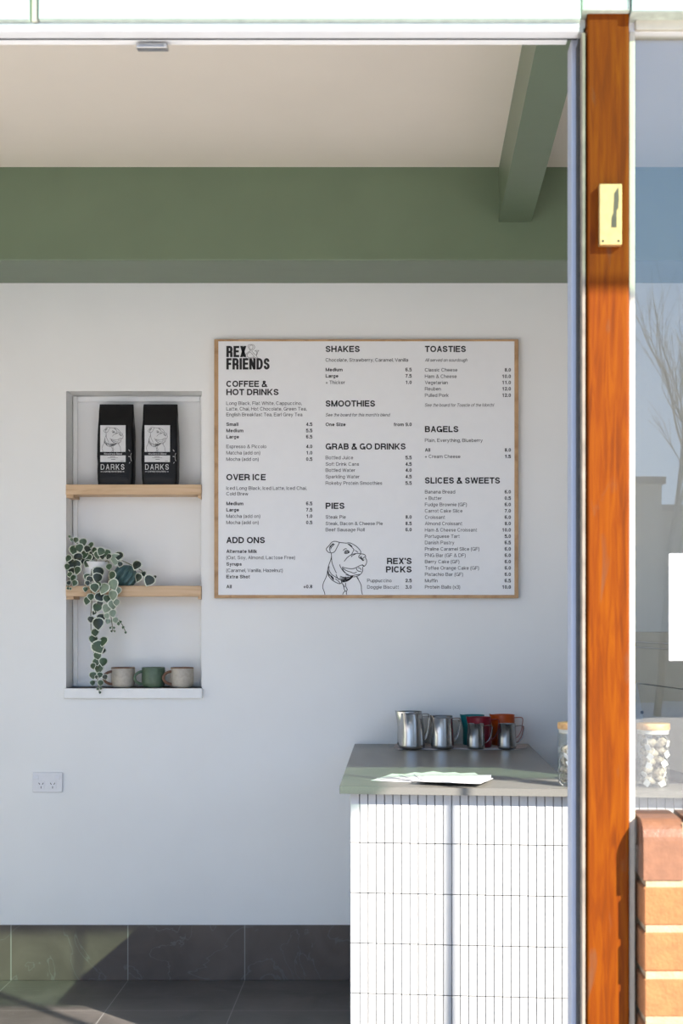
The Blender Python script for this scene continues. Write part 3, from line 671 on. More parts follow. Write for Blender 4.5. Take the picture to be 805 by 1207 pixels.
section([("REX'S", r2, 664.9, 'head', 1), ('PICKS', r2, 674.8, 'head', 1)]+rows(432.8, r2, [('reg','Puppuccino',686.3,'2.5'), ('reg','Doggie Biscuitt',693.9,'3.0')]), 0)
section(rows(c3, r3, [('head','TOASTIES',415), ('ital','All served on sourdough',426.3), ('reg','Classic Cheese',438,'8.0'), ('reg','Ham & Cheese',445.6,'10.0'), ('reg','Vegetarian',452.9,'11.0'),
  ('reg','Reuben',460.3,'12.0'), ('reg','Pulled Pork',467.9,'12.0'), ('ital','See the board for Toastie of the Month!',479.3)]), 0)
section(rows(c3, r3, [('head','BAGELS',509.5), ('reg','Plain, Everything, Blueberry',521), ('bold','All',532.4,'8.0'), ('reg','+ Cream Cheese',540,'1.5')]), 0)
sweets = [('Banana Bread','6.0'),('+ Butter','0.5'),('Fudge Brownie (GF)','6.0'),('Carrot Cake Slice','7.0'),('Croissant','6.0'),('Almond Croissant','8.0'),('Ham & Cheese Croissant','10.0'),
  ('Portuguese Tart','5.0'),('Danish Pastry','6.5'),('Praline Caramel Slice (GF)','6.0'),('FNG Bar (GF & DF)','6.0'),('Berry Cake (GF)','6.0'),('Toffee Orange Cake (GF)','6.0'),
  ('Pistachio Bar (GF)','6.0'),('Muffin','6.5'),('Protein Balls (x3)','10.0')]
section(rows(c3, r3, [('head','SLICES & SWEETS',570)]+[('reg', s, 581.7+7.48*i, p) for i, (s, p) in enumerate(sweets)]), 0)
# shop logo: two condensed black lines and an outlined ampersand
mb = MB()
def fit(mb, s, xa, xb, yt, yb, w, Y, m=0, cond=1.0, track=.15):
    vs, fs, wd = text_mesh(s, 1, w, 0, cond, track); a = P(xa, yb, Y); c = P(xb, yt, Y)
    mb.add([(a.x+(c.x-a.x)*v.x/wd, Y-.0007, a.z+(c.z-a.z)*v.y) for v in vs], fs, m)
fit(mb, 'REX', 266.8, 290.4, 407.8, 421.0, .215, BY, 0, .60, .07); fit(mb, 'FRIENDS', 266.8, 317.8, 422.2, 435.6, .215, BY, 0, .62, .07)
AMP = [[(400,262),(398,240),(412,215),(440,195),(455,188),(440,165),(425,140),(430,120),(450,112),(480,113),(500,125),(505,148),(490,172),(470,188),(520,240),(530,215),(528,195),(510,190),(512,183),(552,183),(552,190),(540,196),(535,225),(525,250),(548,275),(535,278),(510,262),(480,275),(440,280),(412,275),(400,262)],
       [(460,178),(445,155),(442,135),(455,122),(470,120),(484,132),(482,155),(460,178)], [(452,200),(425,218),(415,240),(425,262),(450,268),(480,262),(498,252),(452,200)]]
for q in AMP:
    t_ = MB(); t_.ribbon(smooth_line(q, 2), 4.5)
    mb.add([(X_(250+v.x/10.06, BY), BY-.0008, Z_(395+v.y/10.06, BY)) for v in t_.v], [f[::-1] for f in t_.f], 1)
mb.build('logo', [M['ink'], M['inkgrey']], board, True)
mb = MB(); draw_dog(mb, lambda x, y: (X_(370+x/11.5, BY), BY-.0006, Z_(630+y/11.5, BY)), 9.5); mb.build('dog_sketch', M['ink'], board, True)

# ------------------------------------------------------------------ recess: shelves and what stands on them
def shelf(yt, yb, lab):
    zt, zb_ = Z_(yt, 5.288), Z_(yb, 5.288); xm = (nx0+nx1)/2
    t = thing('shelf', lab, 'shelf', (xm, 5.35, zb_), group='timber shelves in the wall recess')
    b = MB(); b.box(nx0+.001, nx1-.001, 5.288, NB-d-.001, zb_, zt); b.build('board', M['pine'], t, True, bevel=.002)
    for (a, c) in ((nx0+.001, nx0+.029), (nx1-.014, nx1-.001)):
        b = MB(); b.box(a, c, 5.296, NB-d-.001, zb_-.011, zb_); b.build('cleat', M['pine'], t, True, bevel=.001)
    return zt
S1 = shelf(571, 583, 'upper pine shelf in the wall recess, under the black bags')
S2 = shelf(690.5, 703, 'lower pine shelf in the wall recess, under the trailing plant')

def coffee_bag(xa, xb, lab):
    yb = 5.335; cx_ = (X_(xa, yb)+X_(xb, yb))/2; W = (X_(xb, yb)-X_(xa, yb)); H = (571-475.3)/F*yb
    t = thing('coffee_bag', lab, 'coffee bag', (cx_, 5.345, S1), group='black coffee bags on the upper shelf')
    hw = W/2
    b = MB(); rows_ = 26; cols = 14; rings = []
    def sec(u):   # half width, half depth at height fraction u
        wd = hw*(.985 if u < .04 else 1.0-.03*max(0, (u-.72)/.28))
        wd *= .965+.035*math.sin(pi*min(1, u*1.25))
        dp = .036*(1-.0*u) if u < .62 else .036*(1-((u-.62)/.38)**1.3*.93)
        if u < .04: dp *= .93
        return wd, max(dp, .0022)
    vs = []
    N = 44
    for j in range(rows_+1):
        u = j/rows_; wd, dp = sec(u)
        for i in range(N):
            a = 2*pi*i/N; ex = .32
            ca, sa = cos(a), sin(a)
            x = wd*math.copysign(abs(ca)**ex, ca); y = dp*math.copysign(abs(sa)**ex, sa)
            nn = noise.noise(Vector((x*40+xa, y*30, u*9)))
            y += .0022*nn*(1 if u > .02 else 0); x += .0012*noise.noise(Vector((y*30, x*10, u*12+xa)))
            if u > .93 and 0: x *= 1
            vs.append((x, y, u*H))
    fs = [(j*N+i, j*N+(i+1) % N, (j+1)*N+(i+1) % N, (j+1)*N+i) for j in range(rows_) for i in range(N)]
    b.add(vs, fs, 0, True); b.add(vs, [list(range(N))[::-1], list(range(rows_*N, (rows_+1)*N))], 0, False)
    b.build('pouch', M['bag'], t)
    # top seal folded over
    wd, dp = sec(1.0)
    b = MB(); b.bbox(-wd*.985, wd*.985, -.0042, .0035, H-.012, H+.0015, .001); b.build('seal', M['bag'], t)
    fy = -.0394
    kx = lambda px: (px-137)/F*5.30; kz = lambda py: (571-py)/F*5.30
    b = MB(); lx0, lx1 = kx(120.2), kx(150); b.box(lx0, lx1, fy-.0006, fy+.004, kz(532), kz(500.7)); pl = b.build('label_panel', M['label'], t)
    b = MB(); draw_dog(b, lambda x, y: (kx(121.5+(x-100)/24.0), fy-.0011, kz(503+(y-95)/24.6)), 10); b.build('dog_sketch', M['inkgrey'], pl)
    b = MB(); b.box(lx0, lx1, fy-.0006, fy+.004, kz(544), kz(536.3)); p2 = b.build('lower_label', M['label'], t)
    def ft(mb, s, a, c, yt, yb_, w, m=0, track=.15, cond=1.0):
        vs, fs, wdt = text_mesh(s, 1, w, 0, cond, track)
        mb.add([(kx(a)+(kx(c)-kx(a))*v.x/wdt, fy-.0012, kz(yb_)+(kz(yt)-kz(yb_))*v.y) for v in vs], fs, m)
    b = MB(); b.box(kx(132), kx(138), fy-.0010, fy-.0004, kz(538.2), kz(537.7)); b.box(kx(129), kx(141), fy-.0010, fy-.0004, kz(539.3), kz(538.9)); b.box(kx(133), kx(138), fy-.0010, fy-.0004, kz(541.2), kz(540.6)); b.box(kx(144), kx(148), fy-.0010, fy-.0004, kz(542.9), kz(542.5))
    b.build('fine_print', M['inkgrey'], p2)
    b = MB(); ft(b, 'Woodstock Blend', 124.5, 145.8, 533.3, 535.4, .17)
    ft(b, 'DARKS', 120.8, 148.7, 546.6, 553.2, .15, 0, .30, .85); ft(b, 'COFFEE ROASTERS', 124, 145.5, 554.5, 556.2, .18)
    b.box(kx(120.8), kx(123), fy-.0013, fy-.0008, kz(555.7), kz(555.2)); b.box(kx(146.6), kx(148.6), fy-.0013, fy-.0008, kz(555.7), kz(555.2))
    b.build('lettering', M['label'], t)
    b = MB()   # half of a sun mark wrapping the side gusset
    sx = hw*.93
    for (a0, b0, a1, b1) in ((153.7,529.5,155.2,531.5), (153.4,537.5,155.4,537.6), (154.2,545.6,155.4,544.2)):
        b.tube([(kx(a0), fy-.0004, kz(b0)), (kx(a1), fy-.0002, kz(b1))], .0011, 6)
    b.tube([(kx(157), fy+.0006, kz(533.5)), (kx(156.2), fy, kz(535.5)), (kx(156), fy, kz(538)), (kx(156.3), fy, kz(541)), (kx(157), fy+.0006, kz(543))], .0009, 6)
    b.build('sun_mark', M['label'], t)
coffee_bag(115.3, 158.3, 'left black coffee bag on the upper shelf')
coffee_bag(167.3, 210.3, 'right black coffee bag on the upper shelf')

# trailing plant
leaf_shape = [(0,.08),(.40,.05),(.80,-.16),(1.0,-.58),(.93,-1.02),(.58,-1.50),(.25,-1.80),(0,-2.0)]
def leaf(mb, c, r, kind, roll, pitch, yaw):
    n = leaf_shape; pts = [(x, y) for x, y in n]+[(-x, y) for x, y in n[-2:0:-1]]
    Mx = Matrix.Translation(c) @ Matrix.Rotation(yaw, 4, 'Z') @ Matrix.Rotation(pitch, 4, 'X') @ Matrix.Rotation(roll, 4, 'Y')
    N = len(pts); cy0 = -.85; s = r*.98
    def v(x, y, k, lift): return Vector((x*k*s, -(abs(x*k)**2*.16*r*1.0)*-1-lift*r, (cy0+(y-cy0)*k-cy0)*s))
    ring0 = [v(x, y, 1.0, 0) for x, y in pts]; ring1 = [v(x, y, .84, .03) for x, y in pts]; ring2 = [v(x, y, .45, .07) for x, y in pts]
    vs = ring0+ring1+ring2+[Vector((0, -.08*r, 0))]
    mb.add(vs, [(i, (i+1) % N, N+(i+1) % N, N+i) for i in range(N)], 3, True, Mx)
    mb.add(vs, [(N+i, N+(i+1) % N, 2*N+(i+1) % N, 2*N+i) for i in range(N)]+[(2*N+i, 2*N+(i+1) % N, 3*N) for i in range(N)], kind, True, Mx)
    # underside
    back = [p+Vector((0, .0006, 0)) for p in ring0]+[Vector((0, .0006-.04*r, 0))]
    mb.add(back, [((i+1) % N, i, N) for i in range(N)], kind, True, Mx)
pcx = X_(113, 5.335)
plant = thing('potted_plant', 'trailing plant with cream edged round leaves in a white pot', 'potted plant', (pcx, 5.338, S2))
b = MB(); ph = (690.5-661.5)/F*5.30; pr = .0485
b.lathe([(0,0), (pr*.84,0), (pr*.88,.003), (pr,ph-.002), (pr-.001,ph), (pr-.004,ph), (pr*.93-.003,ph-.014), (0,ph-.014)], 40); b.build('pot', M['pot'], plant)
b = MB(); b.lathe([(0,ph-.010), (pr*.5,ph-.009), (pr*.90,ph-.012)], 24); b.build('soil', M['soil'], plant)
g, D_, p_ = 0, 1, 2
VINES = [
 # stem pixel path (x, y, Y) and leaves (x, y, r, kind)
 ([(113,664,5.33),(118,650,5.30),(130,655,5.29),(142,660,5.29),(153,665,5.285),(166,672,5.28),(175,680,5.28),(184,680.5,5.28)],
  [(136.3,659,6.2,p_),(140,655,5,D_),(161,666,5.3,D_),(163,680.5,4.8,D_),(176,684,6,D_),(169.5,676.5,3,D_),(182.5,680,2,D_),(141.5,665,3,D_),(126,652,4.5,g),(119,650,4.5,g),(121,655,4.5,D_),(115,654,4.5,g),(128,656,3.5,D_)]),
 ([(110,664,5.33),(100,646,5.31),(90,640,5.29),(82,632,5.285)],
  [(82,632.5,1.6,g),(89.5,636.5,3.2,g),(98,639,4.2,g),(107,642.5,3.6,g),(93.5,646,4.8,g),(87,648,5.2,g),(99.5,653.5,4.8,g),(103,647,4,D_),(92,657,5,D_),(97,660,5,D_),(104,658,5,g),(109,655,5,D_),(84.5,636,2,g),(111,648.5,3.5,g)]),
 ([(105,662,5.33),(92,658,5.29),(84,668,5.285),(81,684,5.28),(80,692,5.28)],
  [(80.5,658,4,g),(79.5,668,3.6,g),(91,672,4.6,g),(85,664,5,D_),(90,665,5,D_),(86,681,3.6,g),(88,687,3.6,g),(82,677,3.2,g),(81,687,2.6,D_),(80,693.5,1.5,g),(83,694,1.4,g),(84.5,672,4,D_)]),
 ([(110,663,5.32),(108,672,5.29),(107,690,5.27),(108,710,5.265),(107,726,5.265),(107.5,745,5.265),(110,765,5.265),(114,785,5.265),(115,800,5.265),(117,815,5.265)],
  [(103.5,664,4.8,g),(109,665.5,4.8,g),(116,674.5,6.4,D_),(115,681,5.4,D_),(102.5,680,3.8,g),(105.5,683,4,D_),(103,687.3,2.8,D_),(100.7,694.5,2.8,g),(111.5,692.5,5,g),(115,689,4,g),(102.5,708,4.4,g),(107,703.5,3.8,g),(117.5,703.5,5.3,D_),(118,711,3.6,D_),(114.5,716,5.2,g),
   (119,728.5,5,D_),(115.5,735,6.6,D_),(107,730,3.6,D_),(111,722,2.8,D_),(112,745.5,4.5,g),(110,753.5,5,g),(121.5,756,5.6,g),(115.5,762.5,7.2,g),(121.7,767,3.2,D_),(115,772.7,5,g),(113.5,780,4.2,g),(121.7,780,4.8,g),(109.5,785,3.5,g),(116.3,788,5.6,g),(109.5,796,4.1,g),(117.6,795.5,3.2,g),(123.7,798,3,D_),(109,805,2.9,g),(118.5,805,3.3,g),(113.5,798,2.2,D_),(115,812,1.5,g),(119,811.5,1.4,g),(117.8,816.2,1.5,g)]),
 ([(122,663,5.32),(128,662,5.29),(129,680,5.27),(129,700,5.265),(130,720,5.265),(132,735,5.265),(133,744,5.265)],
  [(128.5,668,3.6,g),(132,678,4.8,g),(133.3,689,6.2,p_),(122.5,693.5,6.3,p_),(138,696,4.4,p_),(133,701.5,5.7,p_),(126,705.5,4.2,g),(137,710,3.8,p_),(133,712.5,5.2,p_),(125.5,717,5,p_),(132.8,723,4.2,p_),(125.8,726,3.2,p_),(127.3,732.3,3,p_),(136,731,3.3,p_),(130,740,1.4,g),(134.5,740,1.4,g),(131.5,744,1.3,g),(135,744,1.3,g)]),
 ([(133,726,5.265),(140,731,5.262),(145,738,5.262),(148,745,5.262)], [(139.5,735,2.2,g),(142,733,1.6,g),(145,739.5,1.7,g),(148,745.5,1.4,g)]),
]
random.seed(11)
for path, lv in VINES:
    pp = [P(*q) for q in path]
    sm = []
    for i in range(len(pp)-1):
        a, bb, c, dd = pp[max(i-1,0)], pp[i], pp[i+1], pp[min(i+2,len(pp)-1)]
        for j in range(5):
            t = j/5; sm.append(.5*((2*bb)+(c-a)*t+(2*a-5*bb+4*c-dd)*t*t+(3*bb-a-3*c+dd)*t**3))
    sm.append(pp[-1])
    s = MB(); s.tube(sm, .0016, 6)
    f = MB()
    for (x, y, r, k) in lv:
        nb = min(sm, key=lambda q: (q-P(x, y, q.y)).length); Y = nb.y-random.uniform(.002, .016)
        c = P(x, y, Y); R = r/F*Y*1.22
        small = r < 2.3
        leaf(f, c, R, k, random.uniform(-.5, .5), random.uniform(-.38, .12), random.uniform(-.55, .55))
        s.tube([nb, (nb+c)/2+Vector((0,-.002,.004)), c+Vector((0,.001,R*.75))], .0008, 5)
    so_ = s.build('vine', M['stem'], plant, True)
    me = f.build('foliage', [M['leaf'], M['leafdark'], M['leafpale'], M['margin']], None)
    me.parent = so_
    for v in me.data.vertices: v.co -= plant.location
# twisted teal vase
vr = 11.2/F*5.31; vh = 24.6/F*5.31
vz = thing('vase', 'small dark teal vase with twisted ribs on the lower shelf', 'vase', (X_(147.3, 5.33), 5.335, S2))
b = MB()
prof = [(0,0),(.50,0),(.72,.04),(.90,.18),(1.0,.42),(.97,.66),(.82,.86),(.60,.97),(.44,1.0),(.36,.985),(.34,.9),(.5,.7),(0,.5)]
pf = []
for i in range(len(prof)-1):
    for j in range(4):
        t = j/4; pf.append((prof[i][0]*(1-t)+prof[i+1][0]*t, prof[i][1]*(1-t)+prof[i+1][1]*t))
pf.append(prof[-1])
def twist(r, z, a):
    a2 = a*1.0-z*1.5; k = 1+.21*(abs(cos(4*a2))*2-1)*min(1, r*1.6)*(1 if z > .02 else .4)
    return (r*k*vr*cos(a), r*k*vr*sin(a), z*vh)
b.lathe(pf, 120, fn=twist); b.build('body', M['tealclay'], vz)
# mugs
MUG_Y = 5.338
def mug(xa, xb, body, rim, lab, ang):
    cx_ = (X_(xa, 5.30)+X_(xb, 5.30))/2; r = (xb-xa)/2/F*5.31; h = 23.8/F*5.30
    t = thing('mug', lab, 'mug', (cx_, MUG_Y, nz0), ang, group='stoneware mugs on the recess sill')
    b = MB()
    b.lathe([(0,.001),(r*.70,.001),(r*.74,0),(r*.86,.004),(r*.95,.012),(r*.99,.024),(r,.04),(r*.985,h-.003)], 44, 0)
    b.lathe([(r*.985,h-.003),(r*.98,h),(r*.95,h+.0008),(r*.93,h-.002)], 44, 1)
    b.lathe([(r*.93,h-.002),(r*.92,.02),(r*.8,.008),(0,.006)], 44, 0)
    b.build('body', [body, rim], t)
    b = MB(); pts = []
    for i in range(17):
        a = -pi/2+pi*i/16 if False else pi*(.5+i/16)
        pts.append((-r*.90+cos(a)*.034*(1.0), 0, h*.50+sin(a)*.0235))
    pts = [(-r*.93, 0, h*.50+.0235)]+pts[1:-1]+[(-r*.93, 0, h*.50-.0235)]
    b.sweep(pts, [(.0052*cos(q*pi/5), .0036*sin(q*pi/5)) for q in range(10)], 0, None, Vector((0,1,0)))
    b.build('handle', rim if body is M['beige'] else body, t)
mug(128.6, 156.8, M['beige'], M['brownrim'], 'left beige mug, beside the tip of the trailing plant', .5)
mug(165, 192.6, M['greenmug'], M['greenmug'], 'green mug between the two beige mugs', .5)
mug(199, 226.6, M['beige'], M['brownrim'], 'right beige mug, nearest the end of the sill', .5)

# ------------------------------------------------------------------ power point
oc = P(56.5, 922, WY)
ot = thing('power_outlet', 'white double power outlet low on the wall', 'power outlet', oc)
kk = WY/F
ox = lambda px: (px-56.5)*kk; oz = lambda py: (922-py)*kk
b = MB(); b.box(ox(38.9), ox(74.2), -.009, 0, oz(933.7), oz(910.3)); b.build('face_plate', M['plastic'], ot, bevel=.003, seg=3)
for (a, c) in ((40.6, 45.9), (66.0, 71.2)):
    b = MB(); b.prism([(-.009, oz(918.6)), (-.0135, oz(918.2)), (-.0105, oz(913.4)), (-.009, oz(913.4))], 'x', ox(a), ox(c)); b.build('switch', M['plastic'], ot, bevel=.0006)
for (a, c) in ((44.9, 53.6), (58.4, 67.2)):
    b = MB(); b.box(ox(a), ox(c), -.0105, -.008, oz(929.6), oz(920)); sk = b.build('socket', M['plastic'], ot, bevel=.001)
    m_ = (ox(a)+ox(c))/2
    b = MB()
    for s in (-1, 1):
        b.box(-.0011, .0011, -.0112, -.0095, -.004, .004, 0, Matrix.Translation((m_+s*.0065, 0, oz(923.4))) @ Matrix.Rotation(s*radians(32), 4, 'Y'))
    b.box(m_-.0011, m_+.0011, -.0112, -.0095, oz(929), oz(926.3)); b.build('slots', M['black'], sk)

# ------------------------------------------------------------------ counter
CZ = .88; TH = .020
cA = Vector((X_(400, 3.977), 3.977)); cB = Vector((X_(668, 3.917), 3.917)); cd = (cB-cA).normalized()
fr = lambda xx: cA.y+(xx-cA.x)*cd.y/cd.x          # Y of the front edge at X
XE = 2.6
b = MB()
poly = [(cA.x, cA.y), (XE, fr(XE)), (XE, 4.75), (.64, 4.75), (.64, 4.36), (.490, 4.36), (.488, WY-.002), (-.158, WY-.002)]
b.prism(poly, 'z', CZ-TH, CZ); tag(b.build('benchtop', M['stone'], bevel=.0015, loc=(0.2, 4.4, CZ)), 'grey stone benchtop carrying the milk jugs and papers', 'benchtop')
cn = thing('counter', 'service counter faced with white finger tiles', 'counter', (.2, 4.2, 0))
tx0 = X_(412, 3.962); OV = .034
b = MB(); off = OV+.008
fy_ = lambda xx: fr(xx)+OV
ins = .008
b.prism([(tx0+ins, fy_(tx0)+ins), (XE, fy_(XE)+ins), (XE, 4.70), (.66, 4.70), (.66, 4.33), (.46, 4.33), (.46, WY-.012), (tx0+ins, WY-.012)], 'z', 0, CZ-TH)
b.build('carcass', M['grout'], cn, True)
# finger tiles: front face and the hidden left return
Rm = Matrix.Rotation(math.atan2(cd.y, cd.x), 4, 'Z'); Rm.translation = Vector((tx0, fy_(tx0), 0))
TW, THh, JJ = .0236, .1416, .0018
b = MB(); random.seed(5)
zt = CZ-TH
row_top = zt; L_ = (XE-tx0)/cd.x
zlines = [zt, Z_(996.5, 3.96)]
while zlines[-1] > .01: zlines.append(zlines[-1]-THh)
for j in range(len(zlines)-1):
    z1_, z0_ = zlines[j]-JJ/2, max(zlines[j+1]+JJ/2, .001)
    if z1_-z0_ < .004: continue
    u = 0; i = 0
    while u < min(L_, 1.35):
        wd = .027 if i == 0 else TW
        dy = random.uniform(-.0006, .0006)
        b.bbox(u+JJ/2, u+wd-JJ/2, dy, .0085, z0_, z1_, .0012, 0, Rm); u += wd; i += 1
    b.box(u, L_, 0, .0085, z0_, z1_, 0, Rm)
    v = fy_(tx0)+.010
    while v < WY-.03:
        b.box(tx0, tx0+.0085, v+JJ/2, v+TW-JJ/2, z0_, z1_); v += TW
b.build('tile_cladding', M['tile'], cn, True)

# ------------------------------------------------------------------ milk jugs
mt_z = CZ+.003
b = MB(); pts = []
for q in ((463.5,881.5),(470,883.6),(490,883.2),(512,883.8),(540,883.0),(560,883.9),(585,883.4),(606,884),(621,882),(622,879),(600,877.2),(560,877.3),(520,877),(480,877.2),(466,877.5)):
    Y = (CH-CZ)*F/(q[1]-CY); pts.append((X_(q[0], Y), min(Y, WY-.012)))
b.prism(pts, 'z', CZ, mt_z); tag(b.build('mat', M['mat'], loc=(.2, 5.2, CZ), bevel=.001), 'pale grey mat under the milk jugs', 'mat')
def jug(cxp, Yc, r0, r1, h, mt, lab, spout, hang, hmat=None, hw=.013):
    """r0 base radius, r1 rim radius; spout and handle directions in degrees (0 = right, -90 = towards the street)"""
    t = thing('milk_jug', lab, 'milk jug', (X_(cxp, Yc), Yc, mt_z), group='milk jugs along the back of the benchtop')
    s_ = radians(spout)
    def fn(r, z, a):
        k = max(0, cos(a-s_)); u = max(0, (z/h-.45)/.55); kk = 0
        dd = math.atan2(sin(a-s_), cos(a-s_))
        ww = .20+.25*u
        kk = math.exp(-(dd/ww)**2)*u**1.5
        rr = r+(.014 if r > r1*.5 else 0)*kk
        zz = z+(.004*math.exp(-(dd/.3)**2) if z > h*.985 else 0)
        return (rr*cos(a), rr*sin(a), zz)
    b = MB()
    out = [(0,.002),(r0*.85,.001),(r0*.95,0),(r0,.004),(r0*.998,.012)]
    for i in range(1, 13):
        u = i/12; out.append((r0+(r1-r0)*(u**1.25), .012+(h-.012)*u))
    b.lathe(out, 56, 0, fn=fn)
    b.lathe([(r1, h), (r1+.0008, h+.0012), (r1-.0012, h+.0008)], 56, 0, fn=fn)
    inn = [(r1-.0012, h+.0008)]+[((r0+(r1-r0)*u)-.0016, .006+(h-.006)*u) for u in (.92,.8,.65,.5,.3,.12)]+[(r0*.8,.004),(0,.004)]
    b.lathe(inn, 56, 1, fn=fn)
    b.build('body', [mt, M['steelin'] if mt is M['steel'] else mt], t)
    a = radians(hang); dx = Vector((cos(a), sin(a), 0)); sd = Vector((-sin(a), cos(a), 0))
    rt = r0+(r1-r0)*.86; rb = r0+(r1-r0)*.2
    e_ = .030
    path = [dx*(rt-.001)+Vector((0,0,h*.91)), dx*(rt+e_*.55)+Vector((0,0,h*.925)), dx*(rt+e_*.9)+Vector((0,0,h*.91)), dx*(rt+e_)+Vector((0,0,h*.84)), dx*(rt+e_*.92)+Vector((0,0,h*.66)), dx*(rt+e_*.78)+Vector((0,0,h*.46)), dx*(rb+e_*.35)+Vector((0,0,h*.28)), dx*(rb-.001)+Vector((0,0,h*.22))]
    sm = []
    for i in range(len(path)-1):
        p0, p1, p2, p3 = path[max(i-1,0)], path[i], path[i+1], path[min(i+2,len(path)-1)]
        for j in range(4):
            q = j/4; sm.append(.5*((2*p1)+(p2-p0)*q+(2*p0-5*p1+4*p2-p3)*q*q+(3*p1-p0-3*p2+p3)*q**3))
    sm.append(path[-1])
    b = MB(); b.sweep(sm, [(-.0012,-hw/2),(.0012,-hw/2),(.0012,hw/2),(-.0012,hw/2)], 0, None, sd, smooth=False)
    b.build('handle', hmat or mt, t, bevel=.0006)
k5 = lambda px, Y: px/F*Y
jug(485.5, 5.10, k5(15.3,5.10), k5(12.6,5.10), k5(40.3,5.10), M['steel'], 'tall steel milk jug at the front left end of the row', -125, 25)
jug(483.5, 5.228, k5(15.6,5.228), k5(13.6,5.228), k5(39.2,5.228), M['steel'], 'tall steel milk jug behind the front left one', -170, 20)
jug(521.5, 5.10, k5(13.8,5.10), k5(11.8,5.10), k5(35.3,5.10), M['steel'], 'middle sized steel milk jug, second from left in front', -135, 20)
jug(521.5, 5.222, k5(13.6,5.222), k5(12.0,5.222), k5(34.2,5.222), M['steel'], 'middle sized steel milk jug hidden behind its front twin', -150, 14)
jug(558.5, 5.240, k5(13.0,5.24), k5(12.4,5.24), k5(34.6,5.24), M['teal'], 'teal milk jug at the back', -170, 60)
jug(565.3, 5.150, k5(14.0,5.15), k5(13.4,5.15), k5(34.8,5.15), M['red'], 'dark red milk jug between the teal and orange jugs', -150, 10)
jug(593.3, 5.232, k5(13.8,5.232), k5(13.2,5.232), k5(35.2,5.232), M['orange'], 'orange milk jug at the back right', -160, -8, mat('orange_red_enamel', (.28,.022,.008), .3, var=.05))
jug(560.8, 5.085, k5(10.6,5.085), k5(9.8,5.085), k5(29.2,5.085), M['steel'], 'small steel milk jug in front of the red jug', -120, 15)
jug(597.5, 5.085, k5(11.2,5.085), k5(10.3,5.085), k5(29.0,5.085), M['steel'], 'small steel milk jug in front of the orange jug', -120, 12)

# ------------------------------------------------------------------ papers fanned near the front edge
labs = ['lowest sheet of the fanned papers, reaching furthest left', 'second lowest sheet of the fanned papers', 'third lowest sheet of the fanned papers', 'middle sheet of the fanned papers',
        'third sheet from the top of the fanned papers', 'second sheet from the top of the fanned papers', 'top white sheet of the fan, nearest the front edge']
spots = [(473,917.5,70,1.0),(486,917,52,1.0),(498,916.5,38,1.0),(513,916.8,22,1.0),(528,917.8,8,1.0),(541,920,-6,1.0),(534,923.6,-20,1.08)]
for i, ((px, py, an, sc), lb) in enumerate(zip(spots, labs)):
    Y = (CH-CZ)*F/(py-CY); zz = CZ+.0004+i*.0016
    b = MB(); vs = []; nx = 10
    for a in range(nx+1):
        for c in (-1, 1):
            u = a/nx*2-1
            vs.append((u*.092*sc, c*.062*sc, .0008+(.0012+.001*(i % 3))*max(0, u)**2*(c*.35+.65)+.001*max(0, -u-.3)**2))
    top = len(vs); vs += [(p[0], p[1], p[2]-.0006) for p in vs]
    b.add(vs, [(2*a, 2*a+2, 2*a+3, 2*a+1) for a in range(nx)]); b.add(vs, [(top+2*a+1, top+2*a+3, top+2*a+2, top+2*a) for a in range(nx)])
    b.add(vs, [(2*a, top+2*a, top+2*a+2, 2*a+2) for a in range(nx)]+[(2*a+3, top+2*a+3, top+2*a+1, 2*a+1) for a in range(nx)]+[(0, 1, top+1, top), (2*nx+1, 2*nx, top+2*nx, top+2*nx+1)])
    o = b.build('paper_sheet', M['paper']); o.location = (X_(px, Y), Y, zz); o.rotation_euler = (0, 0, radians(an))
    tag(o, lb, 'paper', 'fanned papers on the benchtop')

# ------------------------------------------------------------------ glass jars of tea bags
def tea_bag(loc):
    t = thing('tea_bag', 'sheer tea bag', 'tea bag', loc)
    b = MB(); N = 14; vs = []; prof = [(0,-.55),(.6,-.52),(.95,-.3),(1.0,0),(.8,.35),(.4,.62),(.18,.8),(.28,.98)]
    def fn(r, z, a):
        w_ = 1+.10*sin(3*a+z*4)+.07*cos(5*a-z*3)
        return (r*.0205*w_*cos(a), r*.0165*w_*sin(a), z*.0195)
    b.lathe(prof, 18, fn=fn); b.build('mesh_pouch', M['pouch'], t)
    b = MB(); b.lathe([(0,-.5),(.5,-.48),(.85,-.3),(.8,-.02),(.35,.12),(0,.16)], 14, fn=lambda r, z, a: (r*.0185*(1+.12*sin(4*a))*cos(a), r*.0145*sin(a)*(1+.1*cos(3*a)), z*.0185)); b.build('tea_leaves', M['tea'], t)
    b = MB(); b.tube([(0,0,.015), (.006,-.008,.018), (.012,-.015,.012), (.010,-.0185,.002), (.004,-.019,-.004)], .0005, 5); st = b.build('string', M['paper'], t)
    b = MB(); Mx = Matrix.Translation((.003,-.0195,-.008)) @ Matrix.Rotation(.5, 4, 'Y') @ Matrix.Rotation(.2, 4, 'X'); b.box(-.0085, .0085, -.0003, .0003, -.0085, .0085, 0, Mx); b.build('tag', M['paper'], t)
    return t
proto = None
